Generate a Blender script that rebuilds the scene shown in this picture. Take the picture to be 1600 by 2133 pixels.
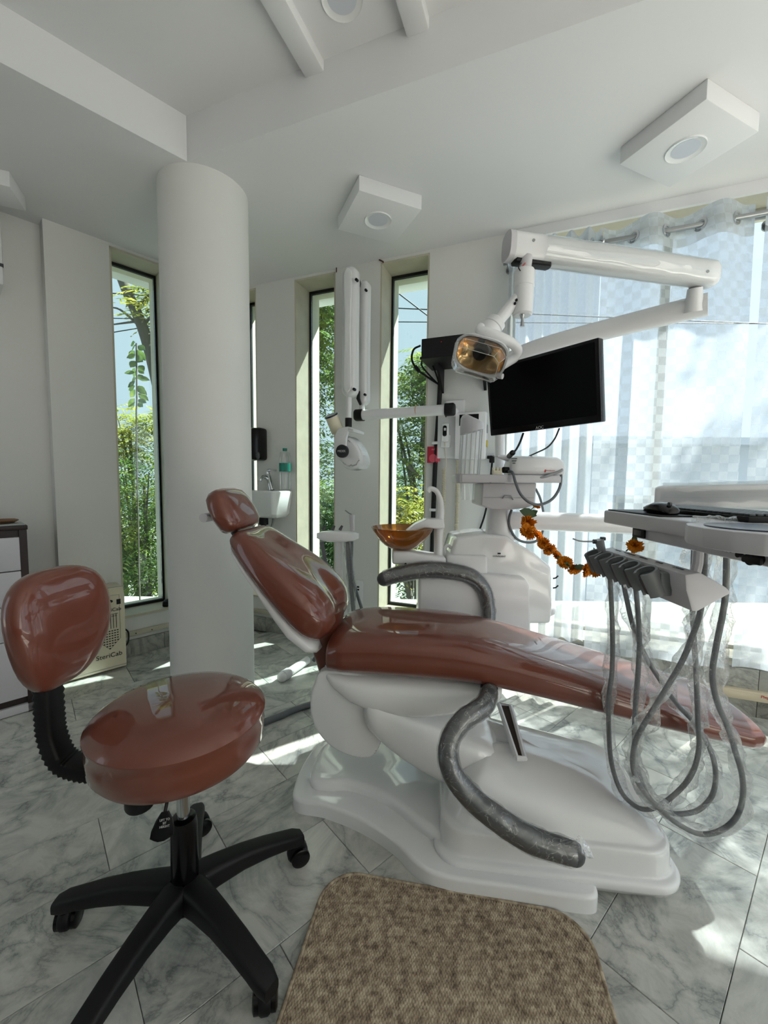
import bpy, bmesh, math, random
from mathutils import Vector, Matrix, noise
random.seed(7)
for o in list(bpy.data.objects): bpy.data.objects.remove(o)
scene = bpy.context.scene
COL = scene.collection
V = Vector
# ------------------------------------------------------------------ camera
F, CX, CY, CAMZ = 860.0, 800.0, 1066.5, 1.2
PITCH, ROLL = math.radians(-4.2), math.radians(-0.6)
FW = V((0, math.cos(PITCH), math.sin(PITCH)))
_u, _r = V((0, -math.sin(PITCH), math.cos(PITCH))), V((1, 0, 0))
UP = _u * math.cos(ROLL) + _r * math.sin(ROLL)
RT = _r * math.cos(ROLL) - _u * math.sin(ROLL)
CAM = V((0, 0, CAMZ))
cd = bpy.data.cameras.new('camera'); cam = bpy.data.objects.new('camera', cd); COL.objects.link(cam)
cd.sensor_fit = 'HORIZONTAL'; cd.sensor_width = 36.0; cd.lens = 36.0 * F / 1600.0
cd.clip_start = 0.02; cd.clip_end = 200
cam.matrix_world = Matrix((( RT.x, UP.x, -FW.x, CAM.x), (RT.y, UP.y, -FW.y, CAM.y), (RT.z, UP.z, -FW.z, CAM.z), (0, 0, 0, 1)))
scene.camera = cam
# ------------------------------------------------------------------ sky, sun, exposure
world = bpy.data.worlds.new('sky'); scene.world = world; world.use_nodes = True
bg = world.node_tree.nodes['Background']; bg.inputs[0].default_value = (0.78, 0.89, 1.0, 1); bg.inputs[1].default_value = 0.85
SUN_DIR = V((0.84 * math.cos(math.radians(50)), 0.545 * math.cos(math.radians(50)), math.sin(math.radians(50)))).normalized()
sd = bpy.data.lights.new('sun', 'SUN'); sun = bpy.data.objects.new('sun', sd); COL.objects.link(sun)
sd.energy = 22.0; sd.angle = math.radians(0.6); sd.color = (1.0, 0.955, 0.88)
sun.rotation_euler = SUN_DIR.to_track_quat('Z', 'Y').to_euler(); sun.location = (6, 6, 9)
vs = scene.view_settings
vs.view_transform = 'Standard'; vs.look = 'None'; vs.gamma = 1.0; vs.use_curve_mapping = False
vs.exposure = 0.62
# ------------------------------------------------------------------ helpers
def ray(px, py): return FW * F + RT * (px - CX) - UP * (py - CY)
def A(px, py, y):
    d = ray(px, py); return CAM + d * (y / d.y)
def AZ(px, py, z):
    d = ray(px, py); return CAM + d * ((z - CAMZ) / d.z)
def AP(px, py, p, n):
    d = ray(px, py); return CAM + d * ((p - CAM).dot(n) / d.dot(n))
def lin(c):
    c = c / 255.0
    return c / 12.92 if c <= 0.04045 else ((c + 0.055) / 1.055) ** 2.4
def rgb(r, g, b): return (lin(r), lin(g), lin(b), 1)
def catmull(pts, n=8):
    pts = [V(p) for p in pts]
    if len(pts) < 3: return pts
    P = [pts[0] * 2 - pts[1]] + pts + [pts[-1] * 2 - pts[-2]]
    out = []
    for i in range(1, len(P) - 2):
        a, b, c, d = P[i - 1], P[i], P[i + 1], P[i + 2]
        for k in range(n):
            t = k / n
            out.append(0.5 * ((2 * b) + (c - a) * t + (2 * a - 5 * b + 4 * c - d) * t * t + (3 * b - a - 3 * c + d) * t ** 3))
    out.append(pts[-1]); return out
def lerp(a, b, t): return a + (b - a) * t
def interp(tab, x):
    if x <= tab[0][0]: return tab[0][1]
    for (x0, y0), (x1, y1) in zip(tab, tab[1:]):
        if x <= x1: return lerp(y0, y1, (x - x0) / (x1 - x0))
    return tab[-1][1]
class MB:
    """collects shapes (world coordinates) into one bmesh"""
    def __init__(s): s.bm = bmesh.new()
    def _merge(s, b2):
        me = bpy.data.meshes.new('tmp'); b2.to_mesh(me); b2.free(); s.bm.from_mesh(me); bpy.data.meshes.remove(me)
    def box(s, c, size, R=None, bev=0.0, seg=2):
        b = bmesh.new(); bmesh.ops.create_cube(b, size=1.0)
        bmesh.ops.scale(b, vec=V(size), verts=b.verts)
        if bev > 0: bmesh.ops.bevel(b, geom=b.edges[:], offset=bev, segments=seg, affect='EDGES', profile=0.5)
        if R is not None: bmesh.ops.transform(b, matrix=R.to_4x4(), verts=b.verts)
        bmesh.ops.translate(b, vec=V(c), verts=b.verts); s._merge(b); return s
    def prism(s, poly, z0, z1, M=None, bev=0.0, seg=2, which='all'):
        b = bmesh.new()
        vs_ = [b.verts.new((p[0], p[1], z0)) for p in poly]; f = b.faces.new(vs_)
        r = bmesh.ops.extrude_face_region(b, geom=[f]); up = [v for v in r['geom'] if isinstance(v, bmesh.types.BMVert)]
        bmesh.ops.translate(b, vec=(0, 0, z1 - z0), verts=up)
        bmesh.ops.recalc_face_normals(b, faces=b.faces[:])
        if bev > 0:
            es = b.edges[:] if which == 'all' else [e for e in b.edges if all(abs(v.co.z - z1) < 1e-6 for v in e.verts)] if which == 'top' else [e for e in b.edges if abs(e.verts[0].co.z - e.verts[1].co.z) < 1e-6]
            bmesh.ops.bevel(b, geom=es, offset=bev, segments=seg, affect='EDGES', profile=0.5)
        if M is not None: bmesh.ops.transform(b, matrix=M, verts=b.verts)
        s._merge(b); return s
    def loft(s, rings, cap=True, closed=True):
        bm = s.bm; vr = [[bm.verts.new(p) for p in r] for r in rings]; n = len(rings[0])
        for r0, r1 in zip(vr, vr[1:]):
            for i in range(n if closed else n - 1):
                j = (i + 1) % n
                try: bm.faces.new((r0[i], r0[j], r1[j], r1[i]))
                except ValueError: pass
        if cap and closed:
            for r in (vr[0], vr[-1]):
                try: bm.faces.new(r)
                except ValueError: pass
        return s
    def tube(s, pts, r, n=10, smooth=0, cap=True, flat=None):
        pts = catmull(pts, smooth) if smooth else [V(p) for p in pts]
        m = len(pts); rr = r if isinstance(r, (list, tuple)) else None
        rings = []; t0 = (pts[1] - pts[0]).normalized()
        ref = V((0, 0, 1)) if abs(t0.z) < 0.9 else V((1, 0, 0))
        nrm = (ref - t0 * ref.dot(t0)).normalized()
        for i, p in enumerate(pts):
            t = (pts[min(i + 1, m - 1)] - pts[max(i - 1, 0)])
            t = t.normalized() if t.length > 1e-9 else t0
            nrm = (nrm - t * nrm.dot(t)); nrm = nrm.normalized() if nrm.length > 1e-9 else ref
            bn = t.cross(nrm)
            if rr:
                x = i / (m - 1) * (len(rr) - 1); k = min(int(x), len(rr) - 2); rad = lerp(rr[k], rr[k + 1], x - k) if len(rr) > 1 else rr[0]
            else: rad = r
            fl = flat if flat else 1.0
            rings.append([p + nrm * (rad * fl * math.cos(2 * math.pi * k / n)) + bn * (rad * math.sin(2 * math.pi * k / n)) for k in range(n)])
        return s.loft(rings, cap)
    def cyl(s, a, b, r, r2=None, n=20):
        return s.tube([a, b], [r, r if r2 is None else r2], n)
    def lathe(s, prof, M=None, n=32, cap=True):
        M = M or Matrix(); rings = [[M @ V((r * math.cos(2 * math.pi * k / n), r * math.sin(2 * math.pi * k / n), z)) for k in range(n)] for r, z in prof]
        return s.loft(rings, cap)
    def sweep(s, sts, n=36, cap=True):
        """stations (centre, width axis, thickness axis, half width, half thickness, exponent)"""
        rings = []
        for c, e1, e2, hw, ht, ex in sts:
            ring = []
            for k in range(n):
                a = 2 * math.pi * k / n; ca, sa = math.cos(a), math.sin(a)
                ring.append(V(c) + V(e1) * (hw * math.copysign(abs(ca) ** (2 / ex), ca)) + V(e2) * (ht * math.copysign(abs(sa) ** (2 / ex), sa)))
            rings.append(ring)
        return s.loft(rings, cap)
    def sphere(s, c, r, M=None, u=16, v=10):
        b = bmesh.new(); bmesh.ops.create_uvsphere(b, u_segments=u, v_segments=v, radius=1.0)
        bmesh.ops.scale(b, vec=V(r) if hasattr(r, '__len__') else V((r, r, r)), verts=b.verts)
        if M is not None: bmesh.ops.transform(b, matrix=M.to_4x4(), verts=b.verts)
        bmesh.ops.translate(b, vec=V(c), verts=b.verts); s._merge(b); return s
    def faces(s, verts, faces):
        vv = [s.bm.verts.new(v) for v in verts]
        for f in faces: s.bm.faces.new([vv[i] for i in f])
        return s
MW = {}
def setp(o, label=None, cat=None, group=None, kind=None):
    if label: o['label'] = label
    if cat: o['category'] = cat
    if group: o['group'] = group
    if kind: o['kind'] = kind
    return o
def thing(name, label, cat, loc, group=None, kind=None):
    o = bpy.data.objects.new(name, None); COL.objects.link(o); o.location = loc; o.empty_display_size = 0.05
    MW[o] = Matrix.Translation(V(loc)); return setp(o, label, cat, group, kind)
def obj(name, mb, mat, parent=None, sharp=35, label=None, cat=None, group=None, kind=None, recalc=True, sub=0):
    bm = mb.bm
    if recalc: bmesh.ops.recalc_face_normals(bm, faces=bm.faces[:])
    me = bpy.data.meshes.new(name); bm.to_mesh(me); bm.free()
    if parent is not None: me.transform(MW[parent].inverted()); base = MW[parent]
    else:
        xs = [v.co for v in me.vertices]; c = V(((min(p.x for p in xs) + max(p.x for p in xs)) / 2, (min(p.y for p in xs) + max(p.y for p in xs)) / 2, min(p.z for p in xs)))
        base = Matrix.Translation(c); me.transform(base.inverted())
    if sharp is not None:
        me.polygons.foreach_set('use_smooth', [True] * len(me.polygons)); me.set_sharp_from_angle(angle=math.radians(sharp))
    me.materials.append(mat)
    o = bpy.data.objects.new(name, me); COL.objects.link(o)
    if parent is not None: o.parent = parent
    else: o.location = base.translation
    MW[o] = base
    if sub:
        md = o.modifiers.new('smooth', 'SUBSURF'); md.levels = sub; md.render_levels = sub
    return setp(o, label, cat, group, kind)
def text(name, s, size, M, mat, parent, ext=0.0004, align='CENTER', space=1.0):
    cu = bpy.data.curves.new('txt', 'FONT'); cu.body = s; cu.size = size; cu.extrude = ext; cu.align_x = align; cu.align_y = 'CENTER'; cu.space_character = space
    t = bpy.data.objects.new('txt', cu); COL.objects.link(t)
    bpy.context.view_layer.update()
    me = bpy.data.meshes.new_from_object(t.evaluated_get(bpy.context.evaluated_depsgraph_get()))
    bpy.data.objects.remove(t); bpy.data.curves.remove(cu)
    me.transform(M); me.transform(MW[parent].inverted()); me.materials.clear(); me.materials.append(mat)
    o = bpy.data.objects.new(name, me); COL.objects.link(o); o.parent = parent; MW[o] = MW[parent]; return o
def frame(c, x, y, z=None):
    x = V(x).normalized(); y = V(y); y = (y - x * y.dot(x)).normalized(); z = x.cross(y)
    return Matrix(((x.x, y.x, z.x, c[0]), (x.y, y.y, z.y, c[1]), (x.z, y.z, z.z, c[2]), (0, 0, 0, 1)))
def R3(M): return M.to_3x3()
def dup(root, loc, label=None, sub=True):
    r = root.copy(); COL.objects.link(r); r.location = loc; MW[r] = Matrix.Translation(V(loc))
    if label: r['label'] = label
    for ch in list(root.children):
        c = ch.copy(); COL.objects.link(c); c.parent = r
        for g in list(ch.children):
            d = g.copy(); COL.objects.link(d); d.parent = c
    return r
# ------------------------------------------------------------------ materials
def mat(name, col, rough=0.5, metal=0.0, coat=0.0, spec=0.5, alpha=1.0, bump=0, bscale=60, vary=0.0, vscale=6, trans=0.0, ior=1.45, emis=None, coat_rough=0.06):
    m = bpy.data.materials.new(name); m.use_nodes = True; nt = m.node_tree; b = nt.nodes['Principled BSDF']
    b.inputs['Base Color'].default_value = col; b.inputs['Roughness'].default_value = rough; b.inputs['Metallic'].default_value = metal
    b.inputs['Specular IOR Level'].default_value = spec; b.inputs['Coat Weight'].default_value = coat; b.inputs['Coat Roughness'].default_value = coat_rough
    b.inputs['Alpha'].default_value = alpha; b.inputs['Transmission Weight'].default_value = trans; b.inputs['IOR'].default_value = ior
    if emis: b.inputs['Emission Color'].default_value = emis[0]; b.inputs['Emission Strength'].default_value = emis[1]
    if bump or vary:
        tc = nt.nodes.new('ShaderNodeTexCoord')
    if vary:
        n = nt.nodes.new('ShaderNodeTexNoise'); n.inputs['Scale'].default_value = vscale; n.inputs['Detail'].default_value = 6
        nt.links.new(tc.outputs['Object'], n.inputs['Vector'])
        mx = nt.nodes.new('ShaderNodeMix'); mx.data_type = 'RGBA'
        mx.inputs[6].default_value = tuple(c * (1 - vary) for c in col[:3]) + (1,); mx.inputs[7].default_value = tuple(min(1, c * (1 + vary)) for c in col[:3]) + (1,)
        nt.links.new(n.outputs['Fac'], mx.inputs[0]); nt.links.new(mx.outputs[2], b.inputs['Base Color'])
    if bump:
        n = nt.nodes.new('ShaderNodeTexNoise'); n.inputs['Scale'].default_value = bscale; n.inputs['Detail'].default_value = 4
        nt.links.new(tc.outputs['Object'], n.inputs['Vector'])
        bp = nt.nodes.new('ShaderNodeBump'); bp.inputs['Strength'].default_value = bump; bp.inputs['Distance'].default_value = 0.01
        nt.links.new(n.outputs['Fac'], bp.inputs['Height']); nt.links.new(bp.outputs[0], b.inputs['Normal'])
    return m
def ramp(nt, fac, stops):
    r = nt.nodes.new('ShaderNodeValToRGB'); cr = r.color_ramp
    cr.elements[0].position, cr.elements[0].color = stops[0]; cr.elements[1].position, cr.elements[1].color = stops[-1]
    for p, c in stops[1:-1]:
        e = cr.elements.new(p); e.color = c
    nt.links.new(fac, r.inputs[0]); return r.outputs[0]
def marble(name, base, vein, rough=0.22, scale=2.2, rand=True, light=None):
    m = bpy.data.materials.new(name); m.use_nodes = True; nt = m.node_tree; b = nt.nodes['Principled BSDF']; L = nt.links.new
    tc = nt.nodes.new('ShaderNodeTexCoord'); oi = nt.nodes.new('ShaderNodeObjectInfo')
    mul = nt.nodes.new('ShaderNodeVectorMath'); mul.operation = 'SCALE'; mul.inputs[0].default_value = (37.0, 21.0, 11.0); L(oi.outputs['Random'], mul.inputs['Scale'])
    add = nt.nodes.new('ShaderNodeVectorMath'); add.operation = 'ADD'; L(tc.outputs['Object'], add.inputs[0])
    if rand: L(mul.outputs[0], add.inputs[1])
    n1 = nt.nodes.new('ShaderNodeTexNoise'); n1.inputs['Scale'].default_value = scale; n1.inputs['Detail'].default_value = 7; n1.inputs['Roughness'].default_value = 0.6; n1.inputs['Distortion'].default_value = 1.6; L(add.outputs[0], n1.inputs['Vector'])
    n2 = nt.nodes.new('ShaderNodeTexNoise'); n2.inputs['Scale'].default_value = scale * 2.8; n2.inputs['Detail'].default_value = 9; n2.inputs['Roughness'].default_value = 0.68; n2.inputs['Distortion'].default_value = 0.9; L(add.outputs[0], n2.inputs['Vector'])
    sub = nt.nodes.new('ShaderNodeMath'); sub.operation = 'SUBTRACT'; L(n1.outputs['Fac'], sub.inputs[0]); sub.inputs[1].default_value = 0.5
    ab = nt.nodes.new('ShaderNodeMath'); ab.operation = 'ABSOLUTE'; L(sub.outputs[0], ab.inputs[0])
    veins = ramp(nt, ab.outputs[0], [(0.0, (1, 1, 1, 1)), (0.012, (0.55, 0.55, 0.55, 1)), (0.07, (0, 0, 0, 1))])
    cloud = ramp(nt, n2.outputs['Fac'], [(0.42, (0, 0, 0, 1)), (0.72, (1, 1, 1, 1))])
    ml = nt.nodes.new('ShaderNodeMath'); ml.operation = 'MULTIPLY'; L(veins, ml.inputs[0]); ml.inputs[1].default_value = 0.6
    ml2 = nt.nodes.new('ShaderNodeMath'); ml2.operation = 'MULTIPLY_ADD'; L(cloud, ml2.inputs[0]); ml2.inputs[1].default_value = 0.6; L(ml.outputs[0], ml2.inputs[2]); ml2.use_clamp = True
    mx = nt.nodes.new('ShaderNodeMix'); mx.data_type = 'RGBA'; L(ml2.outputs[0], mx.inputs[0]); mx.inputs[6].default_value = base; mx.inputs[7].default_value = vein
    hsv = nt.nodes.new('ShaderNodeHueSaturation'); L(mx.outputs[2], hsv.inputs['Color'])
    mr = nt.nodes.new('ShaderNodeMapRange'); L(oi.outputs['Random'], mr.inputs[0]); mr.inputs[3].default_value = 0.88; mr.inputs[4].default_value = 1.06; L(mr.outputs[0], hsv.inputs['Value'])
    L(hsv.outputs[0], b.inputs['Base Color']); b.inputs['Roughness'].default_value = rough; b.inputs['Specular IOR Level'].default_value = 0.45
    return m
def glassy(name, tint, gloss=0.06, rough=0.01, extra=None, back=0.5):
    m = bpy.data.materials.new(name); m.use_nodes = True; nt = m.node_tree; L = nt.links.new; nt.nodes.remove(nt.nodes['Principled BSDF']); out = nt.nodes['Material Output']
    t = nt.nodes.new('ShaderNodeBsdfTransparent'); t.inputs[0].default_value = tint
    g = nt.nodes.new('ShaderNodeBsdfGlossy'); g.inputs['Roughness'].default_value = rough; g.inputs[0].default_value = (0.95, 0.97, 0.97, 1)
    fr = nt.nodes.new('ShaderNodeLayerWeight'); fr.inputs['Blend'].default_value = 0.25
    ma = nt.nodes.new('ShaderNodeMath'); ma.operation = 'MULTIPLY_ADD'; L(fr.outputs['Fresnel'], ma.inputs[0]); ma.inputs[1].default_value = 0.55; ma.inputs[2].default_value = gloss; ma.use_clamp = True
    ms = nt.nodes.new('ShaderNodeMixShader'); L(ma.outputs[0], ms.inputs[0]); L(t.outputs[0], ms.inputs[1]); L(g.outputs[0], ms.inputs[2])
    if extra:   # milky film, its shiny wrinkles painted in as pale streaks
        dfs = nt.nodes.new('ShaderNodeBsdfTranslucent'); dfs.inputs[0].default_value = (0.9, 0.9, 0.9, 1); df2 = nt.nodes.new('ShaderNodeBsdfDiffuse'); df2.inputs[0].default_value = (0.95, 0.95, 0.95, 1)
        m1 = nt.nodes.new('ShaderNodeMixShader'); m1.inputs[0].default_value = back; L(dfs.outputs[0], m1.inputs[1]); L(df2.outputs[0], m1.inputs[2])
        m2 = nt.nodes.new('ShaderNodeMixShader'); L(ms.outputs[0], m2.inputs[1]); L(m1.outputs[0], m2.inputs[2])
        tc = nt.nodes.new('ShaderNodeTexCoord'); n = nt.nodes.new('ShaderNodeTexNoise'); n.inputs['Scale'].default_value = 55; n.inputs['Detail'].default_value = 3; n.inputs['Distortion'].default_value = 1.5
        L(tc.outputs['Object'], n.inputs['Vector']); bp = nt.nodes.new('ShaderNodeBump'); bp.inputs['Strength'].default_value = 0.9 if back < 0.9 else 0.3; bp.inputs['Distance'].default_value = 0.006 if back < 0.9 else 0.003
        st = nt.nodes.new('ShaderNodeTexNoise'); st.inputs['Scale'].default_value = 13; st.inputs['Detail'].default_value = 2.5; st.inputs['Distortion'].default_value = 3.0; L(tc.outputs['Object'], st.inputs['Vector'])
        sb = nt.nodes.new('ShaderNodeMath'); sb.operation = 'SUBTRACT'; L(st.outputs['Fac'], sb.inputs[0]); sb.inputs[1].default_value = 0.5
        sa = nt.nodes.new('ShaderNodeMath'); sa.operation = 'ABSOLUTE'; L(sb.outputs[0], sa.inputs[0])
        crease_glint = ramp(nt, sa.outputs[0], [(0.0, (0.42, 0.42, 0.42, 1)), (0.006, (0.2, 0.2, 0.2, 1)), (0.016, (extra, extra, extra, 1))]); L(crease_glint, m2.inputs[0])
        L(n.outputs['Fac'], bp.inputs['Height']); L(bp.outputs[0], g.inputs['Normal']); L(bp.outputs[0], fr.inputs['Normal']); L(m2.outputs[0], out.inputs[0])
    else: L(ms.outputs[0], out.inputs[0])
    return m
M_WALL = mat('wall_paint', rgb(223, 223, 220), 0.75, bump=0.06, bscale=40, vary=0.02, vscale=3)
M_CEIL = mat('ceiling_paint', rgb(227, 227, 229), 0.8, bump=0.04, bscale=30)
M_PLAST = mat('white_plastic', rgb(226, 226, 228), 0.28, coat=0.3)
M_GLOSSW = mat('gloss_white_shell', rgb(232, 233, 234), 0.16, coat=0.8)
M_GREYP = mat('grey_plastic', rgb(150, 152, 155), 0.4)
M_LGREY = mat('light_grey_plastic', rgb(196, 194, 198), 0.38)
M_DGREY = mat('dark_grey_plastic', rgb(66, 69, 72), 0.42)
M_HOSE = mat('grey_hose', rgb(98, 102, 106), 0.4)
M_BLACK = mat('black_plastic', rgb(15, 15, 16), 0.5, spec=0.35)
M_BLACKG = mat('black_gloss', rgb(6, 6, 7), 0.22, spec=0.4)
M_SCREEN = mat('black_screen', rgb(3, 3, 3), 0.4, spec=0.08)
M_CHROME = mat('chrome', rgb(205, 207, 210), 0.14, metal=1.0)
M_STEEL = mat('brushed_steel', rgb(170, 172, 174), 0.3, metal=1.0)
M_RED = mat('brown_leather_in_film', rgb(111, 59, 45), 0.38, spec=0.3, coat=1.0, bump=0.02, bscale=10, coat_rough=0.01)
M_REDD = mat('brown_sleeve', rgb(96, 48, 34), 0.4, coat=0.4, bump=0.3, bscale=14)
M_STONE = mat('reveal_stone', rgb(196, 190, 172), 0.5, vary=0.2, vscale=9, bump=0.1, bscale=30)
M_MARB = marble('marble_tile', rgb(206, 207, 200), rgb(122, 127, 126))
M_MARBW = marble('marble_skirting', rgb(176, 176, 168), rgb(108, 110, 106), rough=0.35, scale=3.0)
M_GROUT = mat('grout', rgb(132, 134, 128), 0.9)
M_GLASS = glassy('window_glass', (0.74, 0.83, 0.82, 1), 0.03)
M_GLASSC = glassy('clear_window_glass', (0.93, 0.97, 0.97, 1), 0.03)
M_CLEAR = glassy('clear_plastic', (0.95, 0.96, 0.96, 1), 0.05, 0.03)
M_FILM = glassy('wrinkled_film', (0.95, 0.95, 0.95, 1), 0.06, 0.08, extra=0.07)
M_WRAP = glassy('tight_film', (0.97, 0.97, 0.97, 1), 0.07, 0.12, extra=0.03, back=1.0)
M_ALU = mat('aluminium', rgb(178, 176, 166), 0.4, metal=0.7)
M_GASKET = mat('black_gasket', rgb(24, 27, 27), 0.6)
M_CREAM = mat('cream_enamel', rgb(222, 214, 190), 0.35)
M_BEIGE = mat('beige_conduit', rgb(208, 196, 172), 0.5)
M_INK = mat('black_ink', rgb(22, 22, 24), 0.6)
M_INKW = mat('white_ink', rgb(200, 200, 200), 0.6)
M_INKR = mat('red_ink', rgb(190, 50, 45), 0.6)
# ------------------------------------------------------------------ room shell
ZC, ZU = 2.68, 2.88           # soffit and raised ceiling
BD = V((1, -0.4, 0)).normalized(); BN = V((-BD.y, BD.x, 0)); B0 = V((0, 2.86, 0))      # back wall line and outward normal
LD = V((1, 1.06, 0)).normalized(); LN = V((-LD.y, LD.x, 0)); L0 = V((-1.162, 3.325, 0))  # left wall line
def BW(s, t, z): return B0 + BD * s + BN * t + V((0, 0, z))
def LW(s, t, z): return L0 + LD * s + LN * t + V((0, 0, z))
RB = Matrix((( BD.x, BN.x, 0), (BD.y, BN.y, 0), (0, 0, 1)))
RL = Matrix((( LD.x, LN.x, 0), (LD.y, LN.y, 0), (0, 0, 1)))
def wbox(mb, fn, R, s0, s1, t0, t1, z0, z1, bev=0):
    mb.box(fn((s0 + s1) / 2, (t0 + t1) / 2, (z0 + z1) / 2), (s1 - s0, t1 - t0, z1 - z0), R, bev); return mb
TH = 0.32; SILL = 0.27; HEAD = 2.662
# floor: a grout bed and one marble slab per tile
fm = MB(); fm.faces([(-4.5, -3.0, -0.012), (4.0, -3.0, -0.012), (4.0, 4.2, -0.012), (-4.5, 4.2, -0.012)], [(0, 1, 2, 3)])
floor = obj('floor', fm, M_GROUT, kind='structure'); floor['label'] = 'grey veined marble tile floor'
T1 = V((0.752, 0.659, 0)).normalized(); T2 = V((-T1.y, T1.x, 0)); TW, TL = 0.262, 0.60
tile_me = None
def inside(p):
    if p.y > 2.86 - 0.4 * p.x + 0.25: return False
    if p.y > 4.557 + 1.06 * p.x + 0.30: return False
    return p.x < 2.6 and p.y > 0.3 and abs(p.x) < 0.98 * p.y + 0.75
tb = bmesh.new(); bmesh.ops.create_cube(tb, size=1.0); bmesh.ops.scale(tb, vec=(TL - 0.0016, TW - 0.0016, 0.012), verts=tb.verts)
bmesh.ops.bevel(tb, geom=[e for e in tb.edges if all(v.co.z > 0 for v in e.verts)], offset=0.0012, segments=1, affect='EDGES')
tile_me = bpy.data.meshes.new('tile'); tb.to_mesh(tile_me); tb.free(); tile_me.materials.append(M_MARB)
TO = V((-0.432, 1.184, 0))
for j in range(-14, 16):
    for i in range(-9, 9):
        c = TO + T2 * ((j + 0.5) * TW) + T1 * ((i + 0.5 + (0.5 if j % 2 else 0)) * TL)
        if not inside(c): continue
        t = bpy.data.objects.new('tile', tile_me); COL.objects.link(t); t.parent = floor
        t.location = c - MW[floor].translation + V((0, 0, -0.006)); t.rotation_euler = (0, 0, math.atan2(T1.y, T1.x) + (math.pi if random.random() < 0.5 else 0))
# the plain slab beyond the tiles that the picture shows
fm = MB(); fm.faces([(-4.5, -3.0, -0.006), (4.0, -3.0, -0.006), (4.0, 0.42, -0.006), (-4.5, 0.42, -0.006)], [(0, 1, 2, 3)])
o = obj('slab', fm, M_MARB, floor)
# back wall
w = MB()
for s0, s1 in ((-1.07, -0.724), (-0.384, -0.045), (0.297, 0.793), (3.3, 4.2)): wbox(w, BW, RB, s0, s1, 0, TH, 0, 3.1)
for s0, s1 in ((-1.36, -1.07), (-0.724, -0.384), (-0.045, 0.297), (0.793, 3.3)):
    wbox(w, BW, RB, s0, s1, 0, TH, -0.3, SILL); wbox(w, BW, RB, s0, s1, 0, TH, HEAD, 3.1)
wall_back = obj('wall_back', w, M_WALL, kind='structure', sharp=None)
w = MB()
for s0, s1 in ((-0.51, 0.0), (-1.175, -0.85)): wbox(w, LW, RL, s0, s1, 0, TH, 0, 3.1)
wbox(w, LW, RL, -0.85, -0.51, 0, TH, -0.3, SILL); wbox(w, LW, RL, -0.85, -0.51, 0, TH, HEAD, 3.1)
wbox(w, LW, RL, -4.6, -1.17, 0.1, TH, 0, 3.1)
wall_left = obj('wall_left', w, M_WALL, kind='structure', sharp=None)
# the rest of the room, behind the camera: right end wall with open bays shaped to let daylight in, and a solid rear wall
w = MB(); w.box((3.05, -0.4, 0.1), (0.2, 4.2, 0.5)); w.box((3.05, -0.4, 2.9), (0.2, 4.2, 0.5))
for y0, y1 in ((-2.5, -2.2), (-0.45, -0.35), (1.45, 1.75)): w.box((3.05, (y0 + y1) / 2, 1.5), (0.2, y1 - y0, 3.2))
obj('wall_right', w, M_WALL, kind='structure', sharp=None)
w = MB(); w.box((0, -2.5, 0.25), (7.6, 0.2, 0.5)); w.box((0, -2.5, 2.85), (7.6, 0.2, 0.5))
w.box((0, -2.5, 1.5), (7.6, 0.2, 3.0))
wall_rear = obj('wall_rear', w, M_WALL, kind='structure', sharp=None)
w = MB(); w.box((-3.7, -1.6, 1.5), (0.2, 2.0, 3.1)); obj('wall_entry', w, M_WALL, kind='structure', sharp=None)
# ceilings
def poly_hole(outer, inner, z):
    b = MB(); bm = b.bm; es = []
    for pl in (outer, inner):
        vv = [bm.verts.new((p[0], p[1], z)) for p in pl]
        es += [bm.edges.new((vv[i], vv[(i + 1) % len(vv)])) for i in range(len(vv))]
    bmesh.ops.triangle_fill(bm, use_beauty=True, edges=es); return b
RC = [(-0.936, 2.04), (1.85, 0.965), (1.85, -1.8), (-2.4, -1.8), (-2.4, 0.576)]
OUT = [(-4.4, -2.6), (3.15, -2.6), (3.15, 1.9), (-1.1, 3.62), (-4.4, 0.4)]
w = poly_hole(OUT, RC, ZC)
for i in range(5):
    a, b_ = RC[i], RC[(i + 1) % 5]; w.faces([(a[0], a[1], ZC), (b_[0], b_[1], ZC), (b_[0], b_[1], ZU + 0.02), (a[0], a[1], ZU + 0.02)], [(0, 1, 2, 3)])
soffit = obj('ceiling_soffit', w, M_CEIL, kind='structure', sharp=None)
w = MB(); w.faces([(p[0], p[1], ZU) for p in [(-4.4, -2.6), (3.15, -2.6), (3.15, 2.2), (-1.0, 3.7), (-4.4, 2.6)]], [(0, 1, 2, 3, 4)]); obj('ceiling', w, M_CEIL, kind='structure', sharp=None)
w = MB(); w.prism([(-4.5, -2.6), (3.25, -2.6), (3.25, 1.85), (-1.05, 3.58), (-4.5, 0.3)], 3.1, 3.2); obj('ceiling_slab', w, M_CEIL, kind='structure', sharp=None)
# two slim ceiling ribs in the raised part, square to the back wall
RB2 = V((0.36, 0.932, 0)).normalized(); RB1 = V((RB2.y, -RB2.x, 0))
RM = Matrix(((RB1.x, RB2.x, 0), (RB1.y, RB2.y, 0), (0, 0, 1)))
for k, (px, py) in enumerate(((657, 158), (871, 71))):
    e = AZ(px, py, ZU - 0.04); c = e - RB2 * 1.6
    w = MB(); w.box((c.x, c.y, ZU - 0.02), (0.085, 3.2, 0.045), RM, 0.006); obj('trim_%d' % (k + 1), w, M_CEIL, kind='structure')
# round pillar
pc = V((-0.953, 2.262, 0)); PR = 0.218
w = MB(); w.lathe([(PR, -0.005), (PR, ZC + 0.1)], Matrix.Translation(pc), 64, False)
pillar = obj('pillar', w, M_WALL, kind='structure', label='round white plastered pillar between the windows')
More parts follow.
